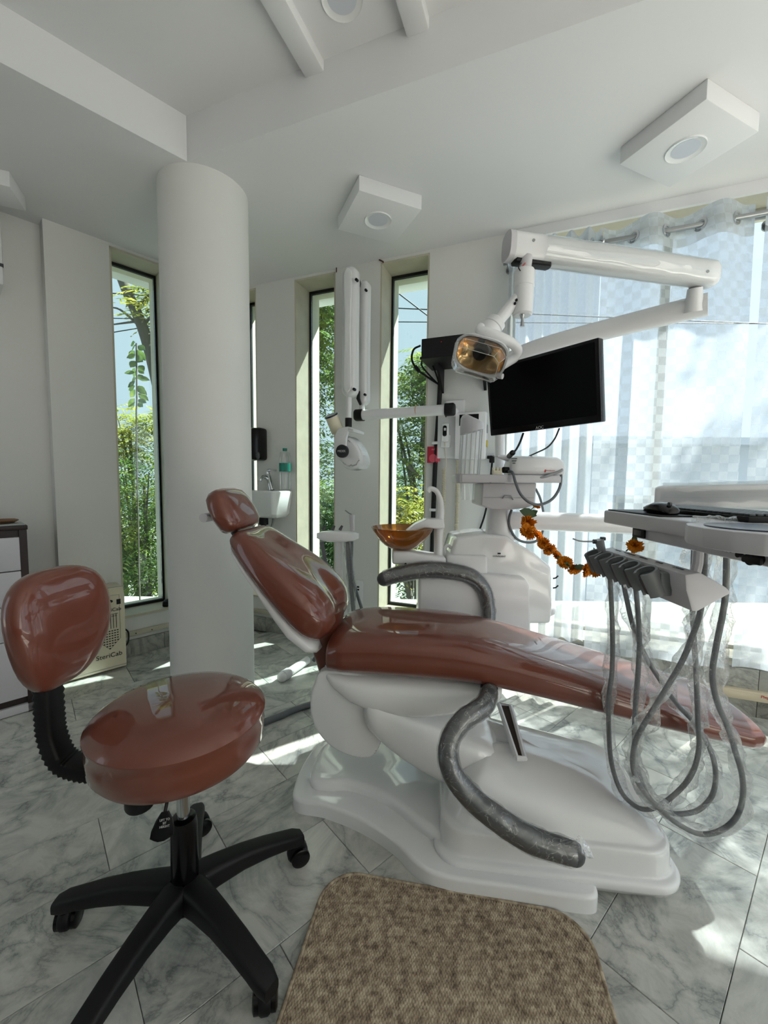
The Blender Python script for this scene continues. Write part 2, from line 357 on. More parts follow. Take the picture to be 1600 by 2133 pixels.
# window joinery
def window(n, fn, R, s0, s1, label, mull=(), big=False):
    z0, z1 = SILL, HEAD; tg = 0.195
    root = thing('window_%d' % n, label, None, fn((s0 + s1) / 2, tg, z0), kind='structure')
    lining = MB(); d = 0.012
    for a, b_ in ((s0, s0 + d), (s1 - d, s1)): wbox(lining, fn, R, a, b_, 0.003, TH + 0.01, z0, z1)
    wbox(lining, fn, R, s0, s1, 0.003, TH + 0.01, z1 - d, z1); wbox(lining, fn, R, s0, s1, -0.012, TH + 0.02, z0 - 0.004, z0 + d)
    obj('stone_lining', lining, M_STONE, root, sharp=None)
    g = MB(); w_ = 0.014
    for a, b_ in ((s0 + d, s0 + d + w_), (s1 - d - w_, s1 - d)): wbox(g, fn, R, a, b_, tg - 0.012, tg + 0.012, z0 + d, z1 - d)
    wbox(g, fn, R, s0 + d, s1 - d, tg - 0.012, tg + 0.012, z1 - d - 0.02, z1 - d); wbox(g, fn, R, s0 + d, s1 - d, tg - 0.012, tg + 0.012, z0 + d, z0 + d + 0.02)
    for m_ in mull: wbox(g, fn, R, m_ - 0.02, m_ + 0.02, tg - 0.02, tg + 0.02, z0, z1)
    obj('window_frame', g, M_ALU if big else M_GASKET, root, sharp=None)
    cuts = [s0 + d + w_] + list(mull) + [s1 - d - w_]
    for a, b_ in zip(cuts, cuts[1:]):
        p = MB(); wbox(p, fn, R, a, b_, tg - 0.003, tg + 0.003, z0 + d + 0.01, z1 - d - 0.01); obj('pane', p, M_GLASSC if big else M_GLASS, root, sharp=None)
    return root
for k, (fn, R, s0, s1) in enumerate(((LW, RL, -0.95, -0.41), (BW, RB, -0.83, -0.28), (BW, RB, -0.15, 0.40))):  # unseen outside ledges over the narrow windows, added to shorten their sun strips
    w = MB(); wbox(w, fn, R, s0, s1, TH, TH + 0.16, HEAD + 0.0, HEAD + 0.07); obj('trim_%d' % (k + 4), w, M_WALL, kind='structure', sharp=None)
window(1, LW, RL, -0.85, -0.51, 'narrow tall window left of the pillar, branch and wires outside')
window(2, BW, RB, -1.30, -1.07, 'narrow tall window mostly hidden behind the pillar')
window(3, BW, RB, -0.724, -0.384, 'narrow tall window between the basin and the x-ray arm')
window(4, BW, RB, -0.045, 0.297, 'narrow tall window behind the amber bowl')
window(5, BW, RB, 0.793, 3.3, 'wide window behind the sheer curtains', mull=(1.63, 2.47), big=True)
# ------------------------------------------------------------------ curtains on two steel rods
def fabric(name, check=True, dens=0.55, header=False):
    m = bpy.data.materials.new(name); m.use_nodes = True; nt = m.node_tree; L = nt.links.new; nt.nodes.remove(nt.nodes['Principled BSDF']); out = nt.nodes['Material Output']
    uv = nt.nodes.new('ShaderNodeUVMap'); 
    tl = nt.nodes.new('ShaderNodeBsdfTranslucent'); tl.inputs[0].default_value = (0.58, 0.63, 0.69, 1)
    df = nt.nodes.new('ShaderNodeBsdfDiffuse'); df.inputs[0].default_value = (0.86, 0.87, 0.88, 1)
    tr = nt.nodes.new('ShaderNodeBsdfTransparent'); tr.inputs[0].default_value = (0.84, 0.88, 0.93, 1)
    m1 = nt.nodes.new('ShaderNodeMixShader'); m1.inputs[0].default_value = 0.3; L(tl.outputs[0], m1.inputs[1]); L(df.outputs[0], m1.inputs[2])
    m2 = nt.nodes.new('ShaderNodeMixShader'); L(tr.outputs[0], m2.inputs[1]); L(m1.outputs[0], m2.inputs[2])
    sep = nt.nodes.new('ShaderNodeSeparateXYZ'); L(uv.outputs[0], sep.inputs[0])
    ck = nt.nodes.new('ShaderNodeTexChecker'); ck.inputs['Scale'].default_value = 1 / 0.042; ck.inputs[1].default_value = (0, 0, 0, 1); ck.inputs[2].default_value = (1, 1, 1, 1); L(uv.outputs[0], ck.inputs['Vector'])
    n = nt.nodes.new('ShaderNodeTexNoise'); n.inputs['Scale'].default_value = 14; n.inputs['Detail'].default_value = 3; L(uv.outputs[0], n.inputs['Vector'])
    mp = nt.nodes.new('ShaderNodeMapping'); mp.inputs['Scale'].default_value = (420, 60, 1); L(uv.outputs[0], mp.inputs[0])
    wv = nt.nodes.new('ShaderNodeTexNoise'); wv.inputs['Scale'].default_value = 1; L(mp.outputs[0], wv.inputs['Vector'])
    a = nt.nodes.new('ShaderNodeMath'); a.operation = 'MULTIPLY_ADD'; L(ck.outputs['Fac'], a.inputs[0]); a.inputs[1].default_value = 0.15 if check else 0.0; a.inputs[2].default_value = dens - 0.18
    b = nt.nodes.new('ShaderNodeMath'); b.operation = 'MULTIPLY_ADD'; L(wv.outputs['Fac'], b.inputs[0]); b.inputs[1].default_value = 0.22; L(a.outputs[0], b.inputs[2])
    c = nt.nodes.new('ShaderNodeMath'); c.operation = 'MULTIPLY_ADD'; L(n.outputs['Fac'], c.inputs[0]); c.inputs[1].default_value = 0.12; L(b.outputs[0], c.inputs[2]); c.use_clamp = True
    # hem (double cloth) below v = 0.24
    h = nt.nodes.new('ShaderNodeMath'); h.operation = 'LESS_THAN'; L(sep.outputs['Y'], h.inputs[0]); h.inputs[1].default_value = 0.2
    h2 = nt.nodes.new('ShaderNodeMath'); h2.operation = 'MULTIPLY_ADD'; L(h.outputs[0], h2.inputs[0]); h2.inputs[1].default_value = 0.22; L(c.outputs[0], h2.inputs[2])
    t = nt.nodes.new('ShaderNodeMath'); t.operation = 'GREATER_THAN'; L(sep.outputs['Y'], t.inputs[0]); t.inputs[1].default_value = 2.14
    h3 = nt.nodes.new('ShaderNodeMath'); h3.operation = 'MULTIPLY_ADD'; L(t.outputs[0], h3.inputs[0]); h3.inputs[1].default_value = 0.35; L(h2.outputs[0], h3.inputs[2]); h3.use_clamp = True
    L(h3.outputs[0], m2.inputs[0]); L(m2.outputs[0], out.inputs[0]); return m
M_SHEER = fabric('sheer_checked_voile', True, 0.45)
M_SHEER2 = fabric('gathered_voile', False, 0.62)
TR, ZR = -0.11, 2.475
def curtain(name, label, s0, s1, per, amp, mtl, zb, amp_low, seed, tr=TR, ring_every=True, flare=0.0):
    rnd = random.Random(seed); n = max(24, int((s1 - s0) / per * 16)); rows = 26; zt = ZR + 0.075
    me = bpy.data.meshes.new(name); vs_, uv, fs = [], [], []
    ph = [rnd.uniform(-0.4, 0.4) for _ in range(200)]
    for r in range(rows + 1):
        z = lerp(zt, zb, r / rows); f = r / rows; u = 0.0; prev = None
        for i in range(n + 1):
            s = lerp(s0, s1, i / n); k = (s - s0) / per
            a = lerp(amp, amp_low, min(1, f * 3))
            t = tr + a * math.sin(2 * math.pi * k + ph[int(k) % 200] * f) + 0.012 * f * math.sin(7 * s + 3 * f + seed)
            p = BW(s + flare * f * (i / n), t, z)
            if prev is not None: u += (p - prev).length
            prev = p; vs_.append(p); uv.append((u, z - zb))
    for r in range(rows):
        for i in range(n):
            a = r * (n + 1) + i; fs.append((a, a + 1, a + n + 2, a + n + 1))
    root = thing(name, label, 'curtain', BW((s0 + s1) / 2, tr, zb), 'sheer curtains across the wide window')
    me.from_pydata([v - MW[root].translation for v in vs_], [], fs); ul = me.uv_layers.new(name='UVMap')
    for l in me.loops: ul.data[l.index].uv = uv[l.vertex_index]
    me.polygons.foreach_set('use_smooth', [True] * len(me.polygons)); me.materials.append(mtl)
    o = bpy.data.objects.new('fabric', me); COL.objects.link(o); o.parent = root; MW[o] = MW[root]
    # eyelets where the cloth crosses the rod
    k = 0
    while ring_every and s0 + k * per / 2 <= s1:
        s = s0 + k * per / 2
        if 0 < k:
            slope = math.atan2(amp * 2 * math.pi / per * (1 if k % 2 == 0 else -1), 1)
            ax = BN * math.cos(slope) - BD * math.sin(slope)
            R = ax.to_track_quat('Z', 'Y').to_matrix().to_4x4(); R.translation = BW(s, tr, ZR)
            e = MB(); e.lathe([(0.021, -0.004), (0.031, -0.004), (0.031, 0.004), (0.021, 0.004), (0.021, -0.004)], R, 20, False); obj('eyelet', e, M_CHROME, root)
        k += 1
    return root
curtain('curtain', 'gathered sheer curtain beside the monitor, narrow folds', 0.80, 1.27, 0.085, 0.038, M_SHEER2, 0.30, 0.030, 3)
curtain('curtain', 'broad checked sheer curtain stretched between the lamp arm and the tray', 1.275, 1.93, 0.285, 0.052, M_SHEER, 0.26, 0.016, 5)
curtain('curtain', 'sheer curtain at the right edge of the picture', 1.955, 2.62, 0.30, 0.05, M_SHEER, 0.28, 0.02, 9)
curtain('curtain', 'sheer curtain beyond the right edge of the picture', 2.64, 3.25, 0.2, 0.05, M_SHEER, 0.27, 0.03, 11)
for k, (t, dz) in enumerate(((TR, 0.0), (TR + 0.065, 0.012))):
    rod = thing('curtain_rod', ('steel curtain rod threaded through the eyelets', 'thin steel curtain rod behind the threaded one')[k], 'curtain rod', BW(2.0, t, ZR + dz))
    r = MB(); r.cyl(BW(0.76, t, ZR + dz), BW(3.28, t, ZR + dz), 0.0125 if k == 0 else 0.009); obj('rod', r, M_STEEL, rod)
    for s in (0.79, 2.0, 3.27):
        b_ = MB(); b_.tube([BW(s, 0.004, ZR + dz - 0.012), BW(s, t, ZR + dz - 0.012)], 0.006, 8); b_.cyl(BW(s, 0.006, ZR + dz - 0.012), BW(s, -0.002, ZR + dz - 0.012), 0.02); obj('bracket', b_, M_STEEL, rod)
# plaster cornice strip over the window, plinth of marble pieces and conduits along both walls
w = MB(); wbox(w, BW, RB, 0.78, 3.3, -0.02, 0.0, ZC - 0.055, ZC); obj('trim_3', w, M_CEIL, kind='structure', sharp=None)
def skirting(name, fn, R, cuts, z1, tt):
    root = thing(name, 'low marble skirting under the windows', None, fn((cuts[0] + cuts[-1]) / 2, -0.01, 0), kind='structure')
    for a, b_ in zip(cuts, cuts[1:]):
        m_ = MB(); wbox(m_, fn, R, a + 0.001, b_ - 0.001, -tt, 0.0, -0.003, z1, 0.002); obj('marble_panel', m_, M_MARBW, root)
skirting('baseboard_back', BW, RB, (-1.25, -1.0, -0.7, -0.35, -0.02, 0.3, 0.79), 0.11, 0.02)
skirting('baseboard_window', BW, RB, (0.79, 1.15, 1.62, 2.1, 2.6, 3.1), 0.25, 0.022)
skirting('baseboard_left', LW, RL, (-1.175, -0.9, -0.6, -0.3, 0.0), 0.11, 0.02)
def conduit(label, fn, R, s0, s1, z, h, d, mtl, screws=()):
    c = thing('cable_conduit', label, 'conduit', fn((s0 + s1) / 2, -d / 2, z))
    m_ = MB(); wbox(m_, fn, R, s0, s1, -d, 0.0, z, z + h, 0.004); obj('channel', m_, mtl, c)
    m_ = MB(); wbox(m_, fn, R, s0, s1, -d - 0.004, -d + 0.002, z + h * 0.2, z + h * 0.8, 0.002); obj('cover', m_, mtl, c)
    for s in screws:
        q = MB(); q.cyl(fn(s, -d + 0.001, z + h * 0.5), fn(s, -d - 0.007, z + h * 0.5), 0.004, n=8); obj('screw', q, M_BLACK, c)
    return c
conduit('white cable conduit on the wall under the narrow left window', LW, RL, -1.17, -0.01, 0.135, 0.035, 0.018, M_STONE, (-0.78, -0.68, -0.55))
conduit('white cable conduit on the wall below the basin', BW, RB, -1.22, -0.3, 0.135, 0.035, 0.018, M_STONE, (-0.9,))
pc_ = conduit('beige cable conduit with red lettering under the curtains', BW, RB, 0.85, 3.1, 0.095, 0.05, 0.05, M_BEIGE, (2.17,))
text('lettering', 'PlegaGuard Plus', 0.02, frame(BW(2.165, -0.0555, 0.128), BD, V((0, 0, 1))), M_INKR, pc_)
# ------------------------------------------------------------------ dental chair
YAW = math.radians(-7.0); CU = V((math.cos(YAW), math.sin(YAW), 0)); CWD = V((-CU.y, CU.x, 0)); CO = V((-0.154, 1.573, 0)); UZ = V((0, 0, 1))
def CH(a, b, z): return CO + CU * a + CWD * b + UZ * z
CM = frame(CO, CU, CWD)
chair = thing('dental_chair', 'brown dental chair with glossy white base, cushions still in plastic film', 'dental chair', CH(0.5, -0.05, 0))
def smoothpoly(pts, n=6):
    p = [V((q[0], q[1], 0)) for q in pts]; m = len(p); out = []
    for i in range(m):
        a, b, c, d = p[i - 1], p[i], p[(i + 1) % m], p[(i + 2) % m]
        for k in range(n):
            t = k / n; out.append(0.5 * ((2 * b) + (c - a) * t + (2 * a - 5 * b + 4 * c - d) * t * t + (3 * b - a - 3 * c + d) * t ** 3))
    return [(q.x, q.y) for q in out]
# floor plate, with a long tongue toward the camera
plate = [(-0.165, -0.10), (-0.135, -0.175), (-0.02, -0.19), (0.12, -0.235), (0.235, -0.30), (0.315, -0.372), (0.40, -0.402), (0.60, -0.408), (0.75, -0.412), (0.805, -0.408), (0.825, -0.388), (0.824, -0.350), (0.80, -0.31), (0.74, -0.20), (0.68, -0.05), (0.60, 0.16), (0.20, 0.20), (-0.02, 0.20), (-0.13, 0.16), (-0.165, 0.05)]
m_ = MB(); m_.prism(smoothpoly(plate, 5), 0.0, 0.052, CM, 0.012, 4, 'top'); obj('floor_plate', m_, M_GLOSSW, chair, sharp=50)
tier = [(-0.115, -0.06), (-0.085, -0.12), (-0.02, -0.125), (0.06, -0.115), (0.20, -0.165), (0.32, -0.26), (0.42, -0.31), (0.60, -0.30), (0.60, 0.12), (0.20, 0.14), (-0.03, 0.14), (-0.105, 0.10)]
m_ = MB(); m_.prism(smoothpoly(tier, 5), 0.05, 0.088, CM, 0.022, 4, 'top'); obj('raised_tier', m_, M_GLOSSW, chair, sharp=50)
# cover over the lifting mechanism: a stepped dome, highest at the slot
def ov(a0, a1, b0, b1, r, n=10):
    out = []
    for cx, cy, t0 in ((a1 - r, b1 - r, 0), (a0 + r, b1 - r, 90), (a0 + r, b0 + r, 180), (a1 - r, b0 + r, 270)):
        for k in range(n + 1):
            t = math.radians(t0 + 90 * k / n); out.append((cx + r * math.cos(t), cy + r * math.sin(t)))
    return out
def ring(a0, a1, b0, b1, r, zf): return [CH(p[0], p[1], zf(p[0], p[1]) if callable(zf) else zf) for p in ov(a0, a1, b0, b1, r)]
cov = []
for ins, z in ((0.0, 0.0), (0.0, 0.056), (0.001, 0.062), (0.005, 0.067), (0.010, 0.069), (0.017, 0.070), (0.020, 0.072), (0.022, 0.077), (0.023, 0.09), (0.026, 0.135), (0.028, 0.141), (0.032, 0.145), (0.038, 0.147), (0.043, 0.149), (0.046, 0.152)):
    cov.append(ring(0.36 + ins * 0.8, 1.085 - ins * 0.8, -0.372 + ins, 0.20 - ins, 0.085, z))
TOPZ = [(0.39, 0.21), (0.45, 0.262), (0.53, 0.300), (0.60, 0.312), (0.68, 0.302), (0.78, 0.268), (0.90, 0.220), (1.0, 0.180), (1.05, 0.160)]
for k, (ins, f) in enumerate(((0.006, 0.10), (0.014, 0.32), (0.030, 0.60), (0.055, 0.82), (0.09, 0.94), (0.14, 0.99), (0.19, 1.0))):
    a0, a1 = 0.398 + ins * 0.7, 1.047 - ins * 0.55; b0, b1 = -0.325 + ins * 1.1, 0.153 - ins; r = max(0.02, 0.082 - ins * 0.15)
    cov.append([CH(p[0], p[1], lerp(0.155, interp(TOPZ, p[0]), f)) for p in ov(a0, a1, b0, b1, r)])
m_ = MB(); m_.loft(cov); obj('base_cover', m_, M_GLOSSW, chair, sharp=70, sub=1)
# raised rim round the slot and the dark slot itself
SA, SB0, SB1 = 0.635, -0.225, 0.085
rim = MB()
rim.tube([CH(SA - 0.012, SB0, 0.313), CH(SA + 0.014, SB0, 0.313), CH(SA + 0.024, SB1, 0.315), CH(SA - 0.02, SB1 + 0.012, 0.315), CH(SA - 0.012, SB0, 0.313)], 0.009, 8); obj('slot_rim', rim, M_PLAST, chair)
sl = MB(); sl.faces([CH(SA - 0.010, SB0, 0.3165), CH(SA + 0.012, SB0, 0.3165), CH(SA + 0.02, SB1, 0.3175), CH(SA - 0.016, SB1, 0.3175)], [(0, 1, 2, 3)]); obj('slot', sl, mat('dark_brown_slot', rgb(58, 44, 34), 0.8), chair)
# broad lifting arm rising to the left under the seat
arm = []
for a, zt, zb in ((0.60, 0.305, 0.12), (0.50, 0.325, 0.13), (0.38, 0.368, 0.165), (0.26, 0.412, 0.225), (0.16, 0.45, 0.30), (0.10, 0.47, 0.36)):
    arm.append([CH(a, b, z) for b, z in ((-0.20, zb + 0.02), (-0.212, zb + 0.05), (-0.212, zt - 0.035), (-0.195, zt - 0.008), (-0.17, zt), (0.07, zt), (0.095, zt - 0.01), (0.11, zt - 0.04), (0.11, zb + 0.03), (0.09, zb), (-0.18, zb))])
m_ = MB(); m_.loft(arm); obj('lift_arm', m_, M_GLOSSW, chair, sharp=40, sub=1)
# white seat shell (lens shaped) and the rounded rear hinge cover
sh = []
for a, zb, hw in ((-0.04, 0.515, 0.13), (-0.025, 0.490, 0.165), (0.01, 0.455, 0.188), (0.07, 0.41, 0.20), (0.15, 0.378, 0.205), (0.24, 0.368, 0.206), (0.34, 0.378, 0.206), (0.43, 0.400, 0.206), (0.51, 0.425, 0.204), (0.555, 0.445, 0.196), (0.578, 0.468, 0.18), (0.585, 0.50, 0.14)):
    zt = 0.535; zc, h = (zt + zb) / 2, (zt - zb) / 2
    sh.append((CH(a, 0, zc), CWD, UZ, hw, max(h, 0.008), 3.2))
m_ = MB(); m_.sweep(sh, 40); obj('seat_shell', m_, M_GLOSSW, chair, sharp=60)
hp = [(-0.03, 0.53), (-0.07, 0.48), (-0.085, 0.42), (-0.08, 0.35), (-0.05, 0.29), (0.0, 0.245), (0.06, 0.222), (0.115, 0.218), (0.15, 0.235), (0.172, 0.28), (0.185, 0.33), (0.20, 0.37), (0.23, 0.395), (0.265, 0.41), (0.265, 0.48), (0.15, 0.52)]
HM = frame(CH(0, -0.165, 0), CU, UZ)      # profile in (a, z), extruded across
m_ = MB(); m_.prism(smoothpoly(hp, 4), -0.30, -0.0, HM, 0.012, 3); obj('hinge_cover', m_, M_GLOSSW, chair, sharp=45)
# seat and leg cushion: one long pad bending down to the foot
prof = [(-0.028, 0.535, 0.620), (-0.018, 0.524, 0.645), (0.03, 0.520, 0.668), (0.12, 0.521, 0.682), (0.28, 0.521, 0.684), (0.42, 0.518, 0.678), (0.52, 0.510, 0.664), (0.62, 0.496, 0.642), (0.75, 0.474, 0.610), (0.90, 0.444, 0.570), (1.05, 0.414, 0.530), (1.20, 0.388, 0.490), (1.30, 0.374, 0.462), (1.36, 0.358, 0.450), (1.380, 0.362, 0.444)]
hwt = [(-0.028, 0.165), (-0.018, 0.188), (0.03, 0.208), (0.2, 0.215), (0.5, 0.215), (0.9, 0.207), (1.2, 0.197), (1.34, 0.190), (1.378, 0.172)]
cs = catmull([V((a, zb, zt)) for a, zb, zt in prof], 5); st = []
for i, q in enumerate(cs):
    q0, q1 = cs[max(0, i - 1)], cs[min(len(cs) - 1, i + 1)]
    a, zb, zt = q; st.append((CH(a, 0, (zb + zt) / 2), CWD, UZ, interp(hwt, a), (zt - zb) / 2, 3.3))
st.insert(0, (CH(-0.033, 0, 0.578), CWD, UZ, 0.13, 0.022, 3)); st.append((CH(1.392, 0, 0.402), CWD, UZ, 0.165, 0.026, 3))
m_ = MB(); m_.sweep(st, 56); seatc = obj('seat_cushion', m_, M_RED, chair, sharp=70)
# backrest: pad and white shell, both leaning back
BB, BT = V((-0.048, 0, 0.675)), V((-0.378, 0, 1.005))        # near-edge line of the pad front in (a, z)
bd = (BT - BB).normalized(); bn = V((bd.z, 0, -bd.x)) if bd.z * 1 > 0 else V((-bd.z, 0, bd.x))   # facing the sitter
def BK(l, b, h): return CH(BB.x + bd.x * l + bn.x * h, b, BB.z + bd.z * l + bn.z * h)
b_ax = CU * bn.x + UZ * bn.z
LT = (BT - BB).length
st = []
for l, hw, ht, off in ((-0.034, 0.10, 0.012, 0.0), (-0.029, 0.16, 0.034, 0.0), (-0.008, 0.195, 0.054, 0.0), (0.03, 0.222, 0.074, 0.008), (0.09, 0.232, 0.080, 0.012), (0.17, 0.230, 0.077, 0.012), (0.26, 0.214, 0.068, 0.006), (0.35, 0.184, 0.056, -0.004), (0.42, 0.162, 0.050, -0.006), (0.455, 0.142, 0.042, -0.010), (0.472, 0.12, 0.030, -0.014), (0.478, 0.08, 0.014, -0.016)):
    c = BK(l, 0, off); ring_ = []
    for k in range(48):
        t = 2 * math.pi * k / 48; ca, sa = math.cos(t), math.sin(t); x = hw * math.copysign(abs(ca) ** (2 / 3.4), ca); y = ht * math.copysign(abs(sa) ** (2 / 3.4), sa)
        groove = -0.024 * math.exp(-(x / 0.035) ** 2) * math.exp(-((l + 0.0) / 0.12) ** 2) if y > 0 else 0      # gathered valley at the foot of the pad
        dish = -0.010 * math.exp(-(x / 0.10) ** 2) if y > 0 else 0
        ring_.append(c + CWD * x + b_ax * (y + groove + dish))
    st.append(ring_)
rr = []
for i in range(len(st)):
    rr.append(st[i])
m_ = MB(); m_.loft(rr); obj('backrest_cushion', m_, M_RED, chair, sharp=80, sub=1)
st = []
for l, hw, ht, off in ((-0.055, 0.09, 0.006, -0.065), (-0.05, 0.15, 0.014, -0.068), (-0.02, 0.182, 0.030, -0.074), (0.06, 0.198, 0.036, -0.076), (0.14, 0.20, 0.030, -0.068), (0.24, 0.188, 0.020, -0.060), (0.35, 0.166, 0.014, -0.056), (0.42, 0.142, 0.010, -0.052), (0.45, 0.11, 0.005, -0.05)):
    st.append((BK(l, 0, off), CWD, b_ax, hw, ht, 3.0))
m_ = MB(); m_.sweep(st, 44); obj('backrest_shell', m_, M_PLAST, chair, sharp=80)
# headrest
hb, hd_ = BK(0.485, 0.0, -0.012), None
tilt = math.radians(-14); hdir = (CU * (bd.x * math.cos(tilt) - bd.z * math.sin(tilt)) + UZ * (bd.x * math.sin(tilt) + bd.z * math.cos(tilt))).normalized(); hn = CWD.cross(hdir); hn = hn if hn.dot(b_ax) > 0 else -hn
st = []
for l, hw, ht in ((0.0, 0.09, 0.014), (0.006, 0.112, 0.030), (0.025, 0.126, 0.044), (0.07, 0.132, 0.050), (0.115, 0.126, 0.050), (0.15, 0.112, 0.044), (0.168, 0.092, 0.030), (0.175, 0.06, 0.014)):
    st.append((hb + hdir * l + hn * 0.0, CWD, hn, hw, ht, 3.0))
m_ = MB(); m_.sweep(st, 44); hr = obj('headrest', m_, M_RED, chair, sharp=80)
m_ = MB(); m_.sweep([(hb + hdir * l - hn * (0.047 + dz), CWD, hn, hw, ht, 3) for l, hw, ht, dz in ((0.012, 0.06, 0.004, 0), (0.02, 0.08, 0.008, 0), (0.07, 0.092, 0.010, 0), (0.12, 0.08, 0.008, 0), (0.128, 0.06, 0.004, 0))], 36); obj('headrest_shell', m_, M_PLAST, hr, sharp=80)
m_ = MB(); kc = hb + hdir * 0.10 - hn * 0.072; m_.cyl(kc - CWD * 0.10, kc + CWD * 0.02, 0.017, n=18); obj('headrest_knob', m_, M_LGREY, hr)
m_ = MB(); m_.tube([hb + hdir * 0.03 - hn * 0.045, BK(0.40, 0, -0.075)], 0.014, 12); obj('headrest_bar', m_, M_DGREY, chair)
# brown sleeve joining backrest and seat
sl = []
for a, z, ha, hb_ in ((-0.025, 0.715, 0.03, 0.085), (-0.038, 0.67, 0.036, 0.09), (-0.052, 0.62, 0.042, 0.094), (-0.056, 0.56, 0.046, 0.098), (-0.035, 0.50, 0.048, 0.10), (0.01, 0.44, 0.04, 0.10)):
    sl.append((CH(a, -0.02, z), CWD, CU, hb_, ha, 2.6))
m_ = MB(); m_.sweep(sl, 32); obj('joint_sleeve', m_, M_REDD, chair, sharp=80)
# armrests: padded tubes in wrapped film
near = [A(*p) for p in ((1018, 1436, 1.34), (1020, 1442, 1.29), (1008, 1470, 1.235), (965, 1500, 1.195), (936, 1545, 1.165), (938, 1600, 1.14), (975, 1655, 1.115), (1035, 1705, 1.09), (1105, 1748, 1.07), (1195, 1778, 1.055))]
ar = MB(); ar.tube(near, [0.022, 0.027, 0.029, 0.029, 0.028, 0.029, 0.031, 0.033, 0.034, 0.030], 16, 7); ar.sphere(near[-1], 0.030, None, 16, 12); a1 = obj('armrest', ar, M_DGREY, chair, sharp=80, label='near armrest, dark grey padded tube wrapped in clear film')
m_ = MB(); m_.cyl(near[0] + CWD * 0.03, near[0] - CWD * 0.012, 0.031); obj('socket', m_, M_BLACK, a1)
def film(name, pts, r, parent, n=16, sm=7, amp=0.0025, seed=1, m=None):
    rnd = random.Random(seed); P = catmull(pts, sm) if sm else pts; mb = MB(); mb.tube(P, r, n, 0, False)
    for v in mb.bm.verts: v.co += V((noise.noise(v.co * 45 + V((seed, 0, 0))), noise.noise(v.co * 45 + V((0, seed, 9))), noise.noise(v.co * 45 + V((5, 0, seed))))) * amp * 2
    return obj(name, mb, m or (M_WRAP if 'wrap' in name else M_FILM), parent, sharp=80)
film('film_wrap', near[1:], [0.030, 0.032, 0.032, 0.031, 0.032, 0.034, 0.036, 0.037, 0.034], a1, 18, 8, 0.0022, 3)
# loose tail of film at the end of the near armrest
e = near[-1]; m_ = MB(); rnd = random.Random(4)
fan = [e + V((-0.03, -0.005, 0.02)), e + V((-0.01, -0.012, 0.045)), e + V((0.012, -0.006, 0.062)), e + V((0.03, 0.004, 0.040)), e + V((0.046, -0.01, 0.012)), e + V((0.044, -0.02, 0.004)), e + V((0.012, -0.012, 0.006))]
ctr = e + V((0.008, -0.028, 0.026)); m_.faces(fan + [ctr], [(i, (i + 1) % 7, 7) for i in range(7)]); 
bmesh.ops.subdivide_edges(m_.bm, edges=m_.bm.edges[:], cuts=2)
for v in m_.bm.verts: v.co += V((rnd.uniform(-1, 1), rnd.uniform(-1, 1), rnd.uniform(-1, 1))) * 0.0022
obj('film_tail', m_, M_FILM, a1, sharp=20)
# far armrest, swinging round behind the seat
farp = [A(*p) for p in ((1012, 1345, 1.80), (1018, 1300, 1.86), (1016, 1262, 1.89), (1006, 1226, 1.90), (978, 1200, 1.90), (930, 1189, 1.90), (880, 1188, 1.90), (835, 1195, 1.89), (800, 1206, 1.88))]
ar = MB(); ar.tube(farp, [0.024, 0.028, 0.031, 0.034, 0.036, 0.037, 0.037, 0.037, 0.033], 16, 7); ar.sphere(farp[-1], 0.033, None, 16, 12); a2 = obj('armrest', ar, M_DGREY, chair, sharp=80, label='far armrest, dark grey padded tube wrapped in clear film')
film('film_wrap', farp[1:], [0.032, 0.035, 0.038, 0.04, 0.041, 0.041, 0.041, 0.037], a2, 18, 8, 0.0022, 8)
# corrugated cable hose under the leg rest
cp = catmull([CH(0.60, 0.30, 0.53), CH(0.625, 0.30, 0.48), CH(0.63, 0.30, 0.42), CH(0.60, 0.30, 0.34), CH(0.52, 0.29, 0.24), CH(0.5, 0.28, 0.05)], 14)
ch = MB(); ch.tube(cp, [0.020 if i % 2 else 0.0245 for i in range(len(cp))], 14); obj('corrugated_hose', ch, M_GREYP, chair, sharp=80)
